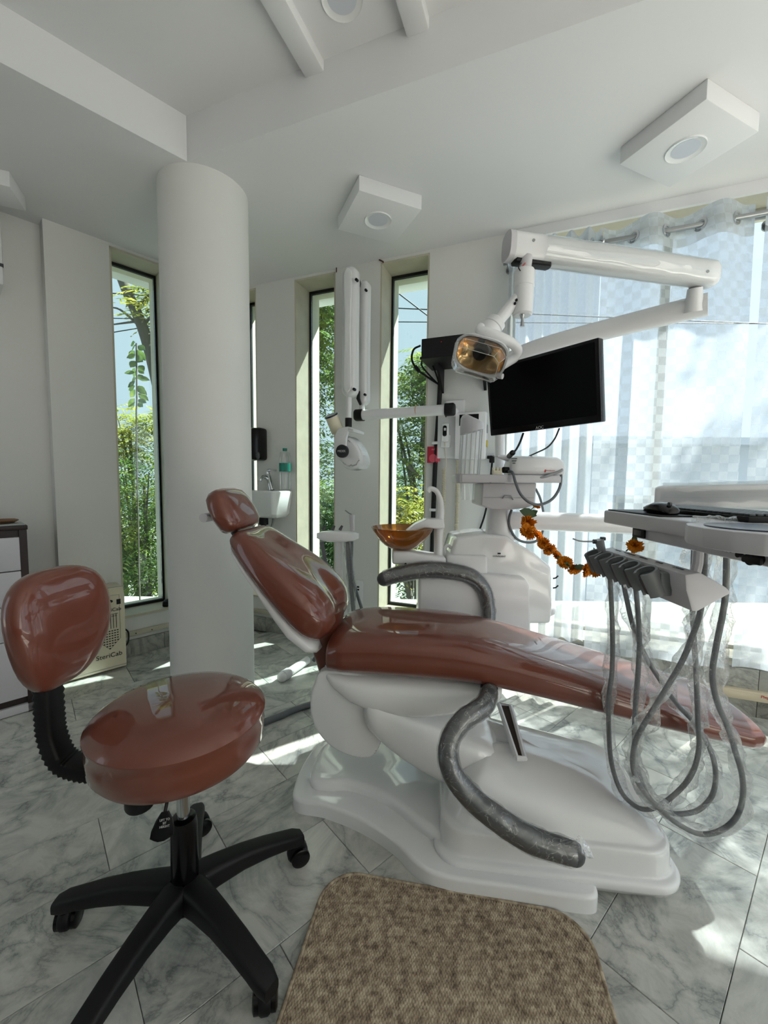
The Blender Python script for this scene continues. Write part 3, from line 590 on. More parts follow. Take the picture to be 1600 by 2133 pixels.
# ------------------------------------------------------------------ operator stool
SC = V((-0.517, 1.02, 0)); stool = thing('stool', 'round brown swivel stool with black five-star base and curved backrest', 'stool', SC)
ang = [math.radians(x) for x in (181.5, 109.5, 38, -34, -106)]; LR = 0.315
hub = MB(); hub.lathe([(0.0, 0.085), (0.05, 0.085), (0.062, 0.10), (0.060, 0.125), (0.050, 0.142), (0.036, 0.152), (0.0, 0.152)], Matrix.Translation(SC), 28); obj('hub', hub, M_BLACK, stool)
for k, t in enumerate(ang):
    d = V((math.cos(t), math.sin(t), 0)); sd_ = V((-d.y, d.x, 0)); st = []
    for r, z, hw, ht in ((0.03, 0.122, 0.038, 0.036), (0.08, 0.124, 0.033, 0.032), (0.15, 0.121, 0.029, 0.027), (0.22, 0.110, 0.027, 0.023), (0.28, 0.096, 0.0255, 0.020), (LR, 0.086, 0.025, 0.020), (LR + 0.024, 0.078, 0.019, 0.016)):
        st.append((SC + d * r + UZ * z, sd_, UZ, hw, ht, 4))
    m_ = MB(); m_.sweep(st, 24); leg = obj('leg', m_, M_BLACK, stool, sharp=50)
    cc = SC + d * LR; m_ = MB(); m_.cyl(cc + UZ * 0.068, cc + UZ * 0.05, 0.012, n=12)
    rd = V((math.cos(t + 0.9 + k), math.sin(t + 0.9 + k), 0)) if k not in (0, 3) else V((0.2, -1, 0)).normalized()
    ax = V((-rd.y, rd.x, 0)); wc = cc - rd * 0.014 + UZ * 0.029
    R = ax.to_track_quat('Z', 'Y').to_matrix().to_4x4()
    fk = MB(); R.translation = wc
    fk.lathe([(0.0, -0.014), (0.028, -0.013), (0.032, -0.007), (0.032, 0.007), (0.028, 0.013), (0.0, 0.014)], Matrix.Translation(UZ * 0.008 + rd * 0.006) @ R, 20); fk.cyl(cc + UZ * 0.035, cc + UZ * 0.075, 0.014, n=12)
    cs_ = obj('caster', fk, M_BLACK, stool, sharp=50)
    for sgn in (-1, 1):
        R2 = R.copy(); R2.translation = wc + ax * 0.019 * sgn
        wm = MB(); wm.lathe([(0.0, -0.008), (0.022, -0.0085), (0.0285, -0.005), (0.0285, 0.005), (0.022, 0.0085), (0.0, 0.008)], R2, 20); obj('wheel', wm, M_BLACKG, cs_, sharp=50)
TM = Matrix.Translation(SC)
m_ = MB(); m_.lathe([(0.0, 0.12), (0.034, 0.12), (0.033, 0.30), (0.030, 0.318), (0.024, 0.322), (0.0, 0.322)], TM, 28); obj('column_cover', m_, M_BLACKG, stool)
m_ = MB(); m_.lathe([(0.0, 0.32), (0.016, 0.32), (0.016, 0.50), (0.0, 0.50)], TM, 20); obj('gas_lift', m_, M_CHROME, stool)
m_ = MB(); m_.box(SC + V((-0.01, 0, 0.495)), (0.17, 0.15, 0.02), None, 0.004); m_.cyl(SC + UZ * 0.475, SC + UZ * 0.50, 0.04); obj('seat_plate', m_, M_BLACK, stool)
# knob and paddle lever below the seat
kb = AZ(292, 1672, 0.47); m_ = MB(); m_.lathe([(0.0, 0.0), (0.028, 0.0), (0.031, 0.006), (0.031, 0.034), (0.0, 0.034)], Matrix.Translation(V((kb.x, kb.y, 0.462))), 20); obj('tilt_knob', m_, M_BLACK, stool)
lp = [A(352, 1650, 0.93), A(344, 1690, 0.91), A(336, 1752, 0.885)]
lv = MB(); ld = (lp[2] - lp[1]).normalized(); ls = V((1, 0.1, 0.15)).normalized(); st = []
for t, hw in ((0.0, 0.008), (0.25, 0.018), (0.6, 0.026), (0.85, 0.027), (0.95, 0.016), (1.0, 0.008)): st.append((lerp(lp[1], lp[2], t), ls, ls.cross(ld), hw, 0.004, 4))
lv.sweep(st, 16); lv.tube([SC + V((0.0, -0.03, 0.485)), lp[0], lp[1]], 0.004, 8); lev = obj('lever', lv, M_BLACKG, stool)
LM = frame(lerp(lp[1], lp[2], 0.45) - V((0, 0.006, 0)), ls, -ld); text('lettering', 'LIFT TO\nSIT\nHEIGHT', 0.0065, LM @ Matrix.Translation((0.006, 0.006, 0.001)), M_INKW, lev)
# seat: thick round pad with a domed top and a welted seam
ZS = 0.505; pr = [(0.0, ZS), (0.17, ZS), (0.192, ZS + 0.004), (0.203, ZS + 0.02), (0.206, ZS + 0.06), (0.205, ZS + 0.088), (0.2085, ZS + 0.093), (0.2085, ZS + 0.098), (0.204, ZS + 0.103), (0.196, ZS + 0.112), (0.18, ZS + 0.122), (0.14, ZS + 0.134), (0.08, ZS + 0.141), (0.0, ZS + 0.143)]
m_ = MB(); m_.lathe(pr, TM, 72); obj('seat', m_, M_RED, stool, sharp=40)
# backrest on a corrugated arm
arm_p = catmull([SC + V((-0.10, 0.0, 0.455)), SC + V((-0.20, -0.002, 0.45)), SC + V((-0.26, -0.004, 0.455)), SC + V((-0.305, -0.006, 0.48)), SC + V((-0.328, -0.006, 0.54)), SC + V((-0.332, -0.006, 0.60)), SC + V((-0.332, -0.006, 0.68))], 9)
st = []
for i, p in enumerate(arm_p):
    t = (arm_p[min(i + 1, len(arm_p) - 1)] - arm_p[max(i - 1, 0)]).normalized(); nn = V((0, 1, 0)).cross(t).normalized(); g = 1.0 if i % 2 else 0.88
    st.append((p, V((0, 1, 0)), nn, 0.033 * g, 0.024 * g, 4))
m_ = MB(); m_.sweep(st, 20); obj('corrugated_arm', m_, M_BLACK, stool, sharp=80)
bc = SC + V((-0.328, 0.03, 0.825)); wdir = V((0.10, 1, 0)).normalized(); tdir = V((1, -0.10, 0.10)).normalized(); hdir2 = V((-0.10, 0, 1)).normalized(); st = []
for z, hw, ht, o_ in ((-0.156, 0.03, 0.010, -0.025), (-0.152, 0.055, 0.022, -0.022), (-0.136, 0.080, 0.034, -0.016), (-0.10, 0.112, 0.044, -0.008), (-0.04, 0.136, 0.050, 0), (0.03, 0.144, 0.050, 0), (0.08, 0.136, 0.046, 0), (0.112, 0.118, 0.038, 0), (0.132, 0.092, 0.028, 0), (0.142, 0.06, 0.016, 0), (0.145, 0.03, 0.008, 0)):
    curve = []
    for k in range(44):
        a = 2 * math.pi * k / 44; ca, sa = math.cos(a), math.sin(a); x = hw * math.copysign(abs(ca) ** (2 / 2.8), ca); y = ht * math.copysign(abs(sa) ** (2 / 2.8), sa)
        curve.append(bc + hdir2 * z + wdir * (x + o_) + tdir * (y + 0.9 * x * x))
    st.append(curve)
m_ = MB(); m_.loft(st); obj('backrest', m_, M_RED, stool, sharp=80, sub=1)
# ------------------------------------------------------------------ woven jute mat
mp_ = [(-0.151, 1.188), (0.55, 1.06), (0.54, 0.2), (-0.5, 0.35)]
U_ = (V((0.55, 1.06, 0)) - V((-0.151, 1.188, 0))).normalized(); W_ = V((U_.y, -U_.x, 0))
MO = V((-0.155, 1.19, 0)); MWID, MLEN = 0.735, 0.95
mroot = thing('floor_mat', 'brown woven jute mat with rounded corners on the marble floor', 'mat', MO + U_ * MWID / 2 + W_ * MLEN / 2)
M_JUTE = mat('jute_base', rgb(104, 88, 70), 0.95)
def jute():
    m = bpy.data.materials.new('jute_strand'); m.use_nodes = True; nt = m.node_tree; b = nt.nodes['Principled BSDF']; L = nt.links.new
    tc = nt.nodes.new('ShaderNodeTexCoord'); n = nt.nodes.new('ShaderNodeTexNoise'); n.inputs['Scale'].default_value = 62; n.inputs['Detail'].default_value = 4; L(tc.outputs['Object'], n.inputs['Vector'])
    mp = nt.nodes.new('ShaderNodeMapping'); mp.inputs['Rotation'].default_value = (0, 0, math.atan2(-U_.y, U_.x)); mp.inputs['Scale'].default_value = (4, 90, 1); L(tc.outputs['Object'], mp.inputs[0])
    n2 = nt.nodes.new('ShaderNodeTexNoise'); n2.inputs['Scale'].default_value = 1.0; L(mp.outputs[0], n2.inputs['Vector'])
    av = nt.nodes.new('ShaderNodeMath'); av.operation = 'MULTIPLY_ADD'; L(n2.outputs['Fac'], av.inputs[0]); av.inputs[1].default_value = 0.22
    hf = nt.nodes.new('ShaderNodeMath'); hf.operation = 'MULTIPLY'; L(n.outputs['Fac'], hf.inputs[0]); hf.inputs[1].default_value = 0.88; L(hf.outputs[0], av.inputs[2])
    L(ramp(nt, av.outputs[0], [(0.36, rgb(112, 96, 79)), (0.55, rgb(162, 145, 124)), (0.72, rgb(194, 179, 155))]), b.inputs['Base Color']); b.inputs['Roughness'].default_value = 0.9; return m
M_STRAND = jute()
RAD = 0.10
def mat_in(u, v, ins=0.0):
    x = min(u, MWID - u) - ins; y = v - ins
    if x < 0 or y < 0: return False
    r = RAD - ins
    if x < r and y < r: return (x - r) ** 2 + (y - r) ** 2 < r * r
    return True
out = []
for cx, cy, a0 in ((RAD, RAD, 180), (MWID - RAD, RAD, 270)):
    for k in range(13):
        t = math.radians(a0 + 90 * k / 12); out.append((cx + RAD * math.cos(t), cy + RAD * math.sin(t)))
out += [(MWID, MLEN), (0, MLEN)]
m_ = MB(); m_.prism(out, 0.0, 0.006, frame(MO, U_, W_) if False else Matrix(((U_.x, W_.x, 0, MO.x), (U_.y, W_.y, 0, MO.y), (0, 0, 1, 0), (0, 0, 0, 1)))); obj('backing', m_, M_JUTE, mroot, sharp=None)
rnd = random.Random(2); verts, faces = [], []
pu, pv = 0.0074, 0.0125; j = 0; v = pv * 0.7
RING = [(-1, 0), (-0.72, 0.62), (0, 0.8), (0.72, 0.62), (1, 0)]
while v < MLEN:
    i = 0; u = (pu * 0.5 if j % 2 else 0.0) + pu * 0.5
    while u < MWID:
        if mat_in(u, v, 0.006):
            hu = pu * 0.52 * rnd.uniform(0.85, 1.1); hv = pv * 0.60 * rnd.uniform(0.85, 1.1); hh = 0.0036 * rnd.uniform(0.8, 1.25); b0 = len(verts); du, dv = rnd.uniform(-0.0006, 0.0006), rnd.uniform(-0.001, 0.001)
            for f, sc, zz in ((-1, 0.35, 0.1), (-0.55, 0.9, 0.75), (0.0, 1.0, 1.0), (0.55, 0.9, 0.75), (1, 0.35, 0.1)):
                for x, z in RING:
                    p = MO + U_ * (u + du + x * hu * sc) + W_ * (v + dv + f * hv) ; verts.append((p.x, p.y, 0.0052 + z * hh * zz * 1.25))
            for a in range(4):
                for b_ in range(4):
                    q = b0 + a * 5 + b_; faces.append((q, q + 1, q + 6, q + 5))
        u += pu; i += 1
    v += pv * 0.5; j += 1
me = bpy.data.meshes.new('weave'); T0 = MW[mroot].translation
me.from_pydata([(x - T0.x, y - T0.y, z - T0.z) for x, y, z in verts], [], faces); me.polygons.foreach_set('use_smooth', [True] * len(me.polygons)); me.materials.append(M_STRAND)
o = bpy.data.objects.new('weave', me); COL.objects.link(o); o.parent = mroot; o['kind'] = 'stuff'; MW[o] = MW[mroot]
m_ = MB(); ed = [MO + U_ * x + W_ * y + UZ * 0.005 for x, y in [(0, MLEN)] + out[:-2] + [(MWID, MLEN)]]; m_.tube(ed, 0.0055, 8); obj('bound_edge', m_, M_STRAND, mroot, sharp=80)
# ------------------------------------------------------------------ delivery unit beside the chair
def BP(px, py, t=0.0): return AP(px, py, B0 + BN * t, BN)
def pxprism(mb, pix, y0, y1, bev=0.0, seg=2):
    """outline seen square-on at depth y0, given real thickness up to depth y1"""
    pts = [A(p[0], p[1], y0) for p in pix]
    M = Matrix(((1, 0, 0, 0), (0, 0, 1, 0), (0, 1, 0, 0), (0, 0, 0, 1)))       # (x, z, depth) -> world
    return mb.prism([(p.x, p.z) for p in pts], y0, y1, M, bev, seg)
unit = thing('dental_unit', 'white water unit of the dental chair with shelf, post and arms', 'dental unit', A(1040, 1330, 2.1))
m_ = MB(); pxprism(m_, [(950, 1120), (1005, 1112), (1058, 1116), (1072, 1128), (1112, 1150), (1150, 1182), (1152, 1262), (1148, 1300), (938, 1300), (938, 1160)], 1.96, 2.22, 0.018, 4); obj('body', m_, M_GLOSSW, unit, sharp=40)
m_ = MB(); pxprism(m_, [(931, 1156), (1016, 1158), (1018, 1320), (931, 1320)], 1.935, 2.1, 0.012, 3); obj('side_panel', m_, M_PLAST, unit, sharp=40)
m_ = MB(); pxprism(m_, [(873, 1199), (1010, 1197), (1095, 1205), (1104, 1222), (1106, 1340), (873, 1340)], 1.90, 2.08, 0.012, 3); obj('lower_cabinet', m_, M_PLAST, unit, sharp=40)
m_ = MB(); c = A(1130, 1268, 2.06); m_.lathe([(0.0, -0.03), (0.045, -0.028), (0.062, -0.015), (0.066, 0.012), (0.062, 0.02), (0.0, 0.02)], Matrix.Translation(c), 28); obj('filter_cup', m_, M_PLAST, unit)
for py in (1205, 1225):
    m_ = MB(); p = A(1152, py, 2.0); m_.tube([p, p + V((0.012, -0.005, 0.004)), p + V((0.022, -0.008, 0.016))], 0.0035, 6); obj('wire_clip', m_, M_BLACK, unit)
m_ = MB(); p = A(928, 1148, 2.0); m_.tube([p + V((0, 0, -0.02)), p + V((-0.004, 0, 0.012)), p + V((0.01, 0, 0.028)), p + V((0.028, 0, 0.016))], 0.008, 10, 6); obj('hose_hook', m_, M_PLAST, unit)
text('lettering', 'CONFIDENT', 0.011, frame(A(1040, 1159, 1.957), V((1, 0, -0.04)), UZ), M_INK, unit)
m_ = MB(); m_.box(A(1040, 1153, 1.958), (0.014, 0.002, 0.007)); obj('emblem', m_, M_INK, unit)
pc0 = A(1038, 1106, 2.05)
m_ = MB(); m_.lathe([(0.0, -0.02), (0.085, -0.02), (0.08, 0.0), (0.064, 0.012), (0.06, 0.03), (0.057, 0.14), (0.0, 0.14)], Matrix.Translation(V((pc0.x, pc0.y, pc0.z - 0.02))), 32); obj('post', m_, M_PLAST, unit, sharp=50)
# cupboard and shelf on the post
m_ = MB(); pxprism(m_, [(1006, 1006), (1118, 1006), (1114, 1052), (1095, 1059), (1060, 1062), (1025, 1061), (1003, 1053)], 1.92, 2.14, 0.006, 3); cup = obj('cupboard', m_, M_LGREY, unit, sharp=40)
m_ = MB(); m_.tube([A(1047, 1039, 1.915), A(1052, 1032, 1.912), A(1064, 1032, 1.912), A(1069, 1041, 1.915)], 0.003, 6); obj('finger_pull', m_, M_GREYP, cup)
m_ = MB(); m_.box(A(1060, 1036.5, 1.918), (0.235, 0.002, 0.0016)); obj('drawer_gap', m_, M_GREYP, cup)
m_ = MB(); pxprism(m_, [(962, 988), (1165, 990), (1170, 994), (1169, 1006), (962, 1005)], 1.86, 2.14, 0.005, 2); obj('shelf', m_, M_LGREY, unit, sharp=40)
cr = A(972, 997, 1.95); m_ = MB(); m_.lathe([(0.036, -0.022), (0.052, -0.022), (0.054, 0.022), (0.036, 0.022), (0.036, -0.022)], Matrix.Translation(cr), 32, False); obj('cup_ring', m_, M_LGREY, unit)
m_ = MB(); m_.cyl(A(1041, 990, 2.08), A(1041, 790, 2.08), 0.024); lpole = obj('lamp_pole', m_, M_PLAST, unit)
m_ = MB(); ta = [A(1050, 1084, 2.05), A(1140, 1086, 2.03), A(1300, 1092, 2.0), A(1420, 1094, 1.97)]; m_.tube([ta[0], ta[1], ta[2], ta[3]], 0.046, 20); obj('swivel_arm', m_, M_PLAST, unit)
m_ = MB(); 
k0, k1 = ta[3], V((1.78, 1.86, 1.20)); m_.cyl(ta[3] - UZ * 0.05, ta[3] + UZ * 0.10, 0.05); obj('elbow', m_, M_PLAST, unit)
m_ = MB(); m_.box(lerp(CH(0.42, 0.12, 0.47), A(1000, 1330, 1.95), 0.5), (0.24, 0.5, 0.06), None, 0.01); obj('chair_bracket', m_, M_PLAST, unit)
# cup dispenser tube and beaker
disp = thing('cup_dispenser', 'clear ribbed cup dispenser tube with sloped grey cap on the unit shelf', 'cup dispenser', cr)
m_ = MB(); tb0, tb1 = A(977, 990, 1.95), A(983, 895, 1.95)
for k in range(20):
    t = 2 * math.pi * k / 20; e = V((math.cos(t), math.sin(t), 0))
m_.tube([tb0, tb1], 0.050, 28, 0, False); obj('tube', m_, M_CLEAR, disp)
for k in range(14):
    t = 2 * math.pi * k / 14; e = V((math.cos(t), math.sin(t), 0)) * 0.050; m_ = MB(); m_.tube([tb0 + e, tb1 + e], 0.0022, 5); obj('rib', m_, M_INKW, disp)
m_ = MB(); rings = []
for f, rr_ in ((0.0, 0.054), (0.3, 0.055), (0.8, 0.053), (0.95, 0.045), (1.0, 0.03)):
    rings.append([tb1 + V((rr_ * math.cos(t), rr_ * math.sin(t), lerp(-0.012 + 0.014 * math.cos(t) , 0.052 - 0.018 * math.cos(t) * 1.0, f))) for t in [2 * math.pi * k / 28 for k in range(28)]])
m_.loft(rings); obj('cap', m_, M_LGREY, disp, sharp=50)
beak = MB(); bc_ = A(974, 1006, 1.95); bb_ = A(974, 1041, 1.95); beak.tube([bc_ + UZ * 0.02, bb_], [0.036, 0.03], 24, 0, True); obj('beaker', beak, M_CLEAR, None, label='clear plastic beaker hanging in the ring under the dispenser tube', cat='beaker')
# ------------------------------------------------------------------ bowl with spout on its own swing arm
sp = thing('spittoon', 'amber glass spittoon bowl on a white arm with curved cup-filler tap', 'spittoon', A(870, 1165, 2.0))
bw_ = A(838, 1098, 1.98)
M_AMBER = mat('amber_glass', rgb(168, 112, 48), 0.05, coat=0.6, trans=0.65, alpha=1.0, ior=1.3)
m_ = MB(); R_ = 0.150
prof_o = [(0.028, -0.112), (0.045, -0.108), (0.085, -0.085), (0.12, -0.052), (0.143, -0.018), (0.150, 0.0)]; prof_i = [(0.146, 0.001), (0.138, -0.016), (0.115, -0.048), (0.08, -0.079), (0.04, -0.1), (0.012, -0.104)]
m_.lathe(prof_o + prof_i, Matrix.Translation(bw_), 48); obj('bowl', m_, M_AMBER, sp, sharp=60)
m_ = MB(); m_.lathe([(0.0, 0.0), (0.04, 0.0), (0.036, 0.02), (0.03, 0.03), (0.0, 0.03)], Matrix.Translation(V((bw_.x, bw_.y, bw_.z - 0.139))), 24); obj('bowl_foot', m_, M_PLAST, sp)
m_ = MB(); pxprism(m_, [(817, 1148), (850, 1149), (930, 1162), (930, 1180), (905, 1180), (817, 1176)], 1.92, 2.04, 0.012, 3); sarm = obj('swing_arm', m_, M_PLAST, sp, sharp=50)
m_ = MB(); m_.cyl(A(845, 1175, 1.923), A(845, 1175, 1.917), 0.006, n=10); obj('screw', m_, M_BLACK, sarm)
m_ = MB(); m_.cyl(A(913, 1172, 1.98), A(914, 1100, 1.98), 0.022); obj('column', m_, M_PLAST, sp)
m_ = MB(); pxprism(m_, [(884, 1084), (890, 1081), (925, 1082), (927, 1100), (922, 1103), (884, 1100), (852, 1112), (846, 1108), (866, 1092)], 1.935, 2.02, 0.007, 3); obj('spout', m_, M_PLAST, sp, sharp=50)
m_ = MB(); m_.tube([A(917, 1082, 1.98), A(919, 1060, 1.98), A(917, 1040, 1.98), A(909, 1023, 1.98), A(897, 1018, 1.98), A(891, 1024, 1.98)], [0.018, 0.015, 0.013, 0.012, 0.012, 0.011], 14, 6); obj('filler_tap', m_, M_PLAST, sp, sharp=80)
# ------------------------------------------------------------------ assistant's holder on a slim pole
asst = thing('instrument_stand', 'slim white assistant stand with suction hoses and air syringe', 'instrument stand', A(706, 1445, 2.35))
ac = A(704, 1116, 2.28); m_ = MB(); st = []
for f in (-1, -0.95, -0.8, -0.4, 0, 0.4, 0.8, 0.95, 1):
    w_ = (1 - abs(f) ** 4) ** 0.5 if abs(f) < 1 else 0.15
    st.append((ac + V((0.115 * f, -0.02 * (1 - f * f), 0)), V((0, 1, 0)), UZ, 0.05 * max(0.3, w_), 0.030 * max(0.5, w_), 4))
m_.sweep(st, 24); obj('holder', m_, M_PLAST, asst, sharp=60)
fl = V((ac.x + 0.01, ac.y + 0.0, 0.0))
m_ = MB(); m_.cyl(V((ac.x + 0.01, ac.y, 0.02)), V((ac.x + 0.005, ac.y, ac.z)), 0.021); m_.lathe([(0.0, 0.0), (0.12, 0.0), (0.115, 0.02), (0.03, 0.03), (0.0, 0.03)], Matrix.Translation(fl), 28); obj('pole', m_, M_PLAST, asst)
for k, (p0, p1, p2, r) in enumerate((((670, 1128), (676, 1160), (690, 1240), 0.011), ((724, 1128), (727, 1180), (738, 1290), 0.012), ((733, 1128), (734, 1200), (760, 1290), 0.009))):
    m_ = MB(); a_, b_, c_ = A(*p0, 2.26), A(*p1, 2.26), A(*p2, 2.28); m_.tube([a_, b_, c_, V((c_.x, c_.y, 0.35)), V((c_.x - 0.1, c_.y, 0.18))], r, 10, 7); obj('suction_hose', m_, M_HOSE, asst, sharp=80)
m_ = MB(); m_.tube([A(734, 1106, 2.26), A(733, 1085, 2.26), A(733, 1072, 2.26)], [0.012, 0.014, 0.017], 12); hs = obj('air_syringe', m_, M_LGREY, asst)
m_ = MB(); m_.tube([A(733, 1072, 2.26), A(727, 1069, 2.26), A(719, 1063, 2.26)], 0.0035, 6, 4); obj('nozzle', m_, M_STEEL, hs)
for px in (673, 692, 708):
    m_ = MB(); m_.tube([A(px, 1104, 2.26), A(px + 5, 1095, 2.26)], [0.009, 0.006], 8); obj('suction_tip', m_, M_DGREY, asst)
film('film_sleeve', [A(724, 1128, 2.25), A(728, 1180, 2.25), A(733, 1240, 2.25), A(730, 1330, 2.25)], 0.022, asst, 10, 6, 0.006, 5)
# ------------------------------------------------------------------ ultrasonic scaler and a small holder on the shelf
scl = thing('scaler', 'white ultrasonic scaler box with grey hose lying on the unit shelf', 'dental scaler', A(1108, 992, 1.95))
m_ = MB(); st = []
xa, xb = A(1056, 970, 1.93), A(1168, 972, 1.93)
for f, h, d in ((0.0, 0.030, 0.05), (0.03, 0.038, 0.062), (0.12, 0.045, 0.072), (0.5, 0.046, 0.075), (0.85, 0.044, 0.072), (0.95, 0.038, 0.065), (1.0, 0.028, 0.05)):
    st.append((lerp(xa, xb, f) + UZ * (h - 0.046), V((0, 1, 0)), UZ, d, h, 3.4))
m_.sweep(st, 28); obj('housing', m_, M_PLAST, scl, sharp=60)
for k in range(3):
    m_ = MB(); m_.box(A(1071 + k * 1.5, 955 + k * 5, 1.866), (0.026, 0.004, 0.004)); obj('vent_slot', m_, M_DGREY, scl)
for k in range(5):
    m_ = MB(); m_.box(A(1122, 956 + k * 3, 1.868), (0.11, 0.003, 0.0016)); obj('vent_line', m_, M_GREYP, scl)
m_ = MB(); q = A(1136, 981, 1.857); m_.box(q, (0.005, 0.002, 0.012)); obj('logo_mark', m_, M_INKR, scl); text('lettering', 'woodpecker', 0.008, frame(A(1147, 980, 1.856), V((1, 0, 0)), UZ), M_INKR, scl)
m_ = MB(); c = A(1053, 979, 1.90); m_.cyl(c + V((0.012, 0.0, 0)), c - V((0.012, 0.01, 0)), 0.014, n=14); obj('power_knob', m_, M_BLACK, scl)
m_ = MB(); m_.tube([A(1058, 956, 1.93), A(1050, 953, 1.92), A(1036, 951, 1.91)], [0.012, 0.013, 0.005], 12); hp_ = obj('handpiece', m_, M_PLAST, scl)
m_ = MB(); m_.tube([A(1036, 951, 1.91), A(1029, 951, 1.91), A(1025, 949, 1.91)], [0.0022, 0.0016, 0.0006], 6); obj('steel_tip', m_, M_STEEL, hp_)
m_ = MB(); hose = [(1060, 982, 1.88), (1068, 985, 1.85), (1074, 1005, 1.83), (1085, 1030, 1.82), (1104, 1047, 1.82), (1126, 1051, 1.83), (1150, 1040, 1.85), (1165, 1018, 1.87), (1169, 995, 1.88), (1166, 978, 1.88), (1155, 964, 1.9)]
m_.tube([A(*p) for p in hose], 0.0062, 10, 6); obj('hose', m_, M_HOSE, scl, sharp=80)
m_ = MB(); m_.tube([A(*p) for p in ((1118, 996, 1.87), (1135, 993, 1.86), (1155, 986, 1.86), (1170, 980, 1.86), (1168, 976, 1.88))], 0.0062, 10, 6); obj('hose', m_, M_GREYP, scl, sharp=80)
m_ = MB(); m_.tube([A(*p) for p in ((1116, 1018, 2.16), (1126, 1040, 2.14), (1133, 1075, 2.1), (1131, 1105, 2.06), (1120, 1125, 2.03), (1100, 1130, 2.01), (1076, 1122, 2.0), (1062, 1098, 2.0), (1061, 1078, 1.99), (1066, 1062, 1.98))], 0.0062, 10, 6); obj('hose', m_, M_HOSE, scl, sharp=80)
m_ = MB(); c = A(1035, 991, 1.90); m_.box(c + UZ * 0.012, (0.04, 0.03, 0.024), None, 0.003)
for dx in (-0.015, 0.0, 0.015): m_.box(c + V((dx, 0, 0.03)), (0.009, 0.024, 0.016), None, 0.002)
obj('bur_block', m_, M_CREAM, None, label='small cream bur block on the unit shelf', cat='bur block')
# ------------------------------------------------------------------ marigold garland
M_MARI = mat('marigold_petal', rgb(240, 146, 22), 0.6, vary=0.25, vscale=60)
M_LEAF = mat('garland_leaf', rgb(58, 78, 44), 0.6)
gp = [(1116, 1054, 1.90), (1105, 1064, 1.89), (1099, 1086, 1.87), (1098, 1106, 1.84), (1117, 1114, 1.79), (1130, 1131, 1.73), (1142, 1143, 1.68), (1157, 1156, 1.63), (1174, 1170, 1.57), (1194, 1183, 1.50), (1217, 1186, 1.43), (1238, 1186, 1.37), (1262, 1178, 1.31), (1290, 1160, 1.27), (1318, 1136, 1.25)]
gar = thing('flower_garland', 'orange marigold garland strung from the unit post to the instrument holder', 'garland', A(1170, 1165, 1.6))
m_ = MB(); m_.tube([A(*p) for p in gp], 0.0022, 6, 5); obj('string', m_, M_LEAF, gar)
def blossom(c, r, seed, ax):
    rnd = random.Random(seed); mb = MB()
    q = ax.to_track_quat('Z', 'Y').to_matrix()
    for layer, (n, rad, tilt_) in enumerate(((11, 1.0, 0.15), (10, 0.85, 0.5), (8, 0.62, 0.9), (5, 0.35, 1.25))):
        for k in range(n):
            t = 2 * math.pi * (k + 0.5 * layer) / n + rnd.uniform(-0.15, 0.15); d = V((math.cos(t) * math.cos(tilt_), math.sin(t) * math.cos(tilt_), math.sin(tilt_))); s_ = V((-math.sin(t), math.cos(t), 0)); up_ = d.cross(s_)
            L_ = r * rad * rnd.uniform(0.85, 1.15); w_ = r * 0.30
            P = [V((0, 0, -0.1 * r)), d * L_ * 0.6 + s_ * w_ + up_ * 0.1 * r, d * L_ + s_ * w_ * 0.6 - up_ * 0.12 * r, d * L_ * 0.92 - up_ * 0.02 * r, d * L_ - s_ * w_ * 0.6 - up_ * 0.12 * r, d * L_ * 0.6 - s_ * w_ + up_ * 0.1 * r]
            mb.faces([c + q @ p for p in P], [(0, 1, 2, 3), (0, 3, 4, 5)])
    return mb
for k, p in enumerate(gp):
    if k in (1, 12, 13): continue
    r = {0: 0.018, 2: 0.036, 3: 0.040, 4: 0.030, 14: 0.024}.get(k, 0.028)
    ax = V((math.sin(k * 2.1) * 0.7, -0.8, math.cos(k * 1.7) * 0.8 + (0.2 if k != 14 else -0.6))).normalized()
    obj('marigold', blossom(A(*p) + V((0, -0.012, 0)), r, k, ax), M_MARI, gar, sharp=None, recalc=False)
def leaf(c, d, n_, L_, w_): 
    d = d.normalized(); s_ = d.cross(n_).normalized(); nn = s_.cross(d); mb = MB(); P, Fc = [], []
    for f, w in ((0, 0.1), (0.25, 0.8), (0.5, 1.0), (0.75, 0.7), (1.0, 0.05)):
        for e in (-1, 0, 1): P.append(c + d * L_ * f + s_ * w_ * w * e + nn * (0.15 * w_ * abs(e) - 0.1 * L_ * f * f))
    for a in range(4):
        for b in range(2): q = a * 3 + b; Fc.append((q, q + 1, q + 4, q + 3))
    return mb.faces(P, Fc)
for (px, py, y, dx, dz, L_, w_) in ((1082, 1064, 1.87, 1, -0.25, 0.085, 0.024), (1120, 1064, 1.88, -1, -0.5, 0.06, 0.016), (1160, 1160, 1.60, 1, -0.6, 0.045, 0.010), (1176, 1172, 1.54, 1, -0.5, 0.05, 0.010), (1196, 1182, 1.46, 1, 0.1, 0.045, 0.010), (1232, 1182, 1.36, 1, 0.4, 0.055, 0.013), (1320, 1133, 1.245, 0.1, 1, 0.03, 0.009), (1244, 1165, 1.33, -0.3, 1, 0.04, 0.008)):
    obj('leaf', leaf(A(px, py, y), V((dx, 0, dz)), V((0, -1, 0.4)), L_, w_), M_LEAF, gar, sharp=80, recalc=False)
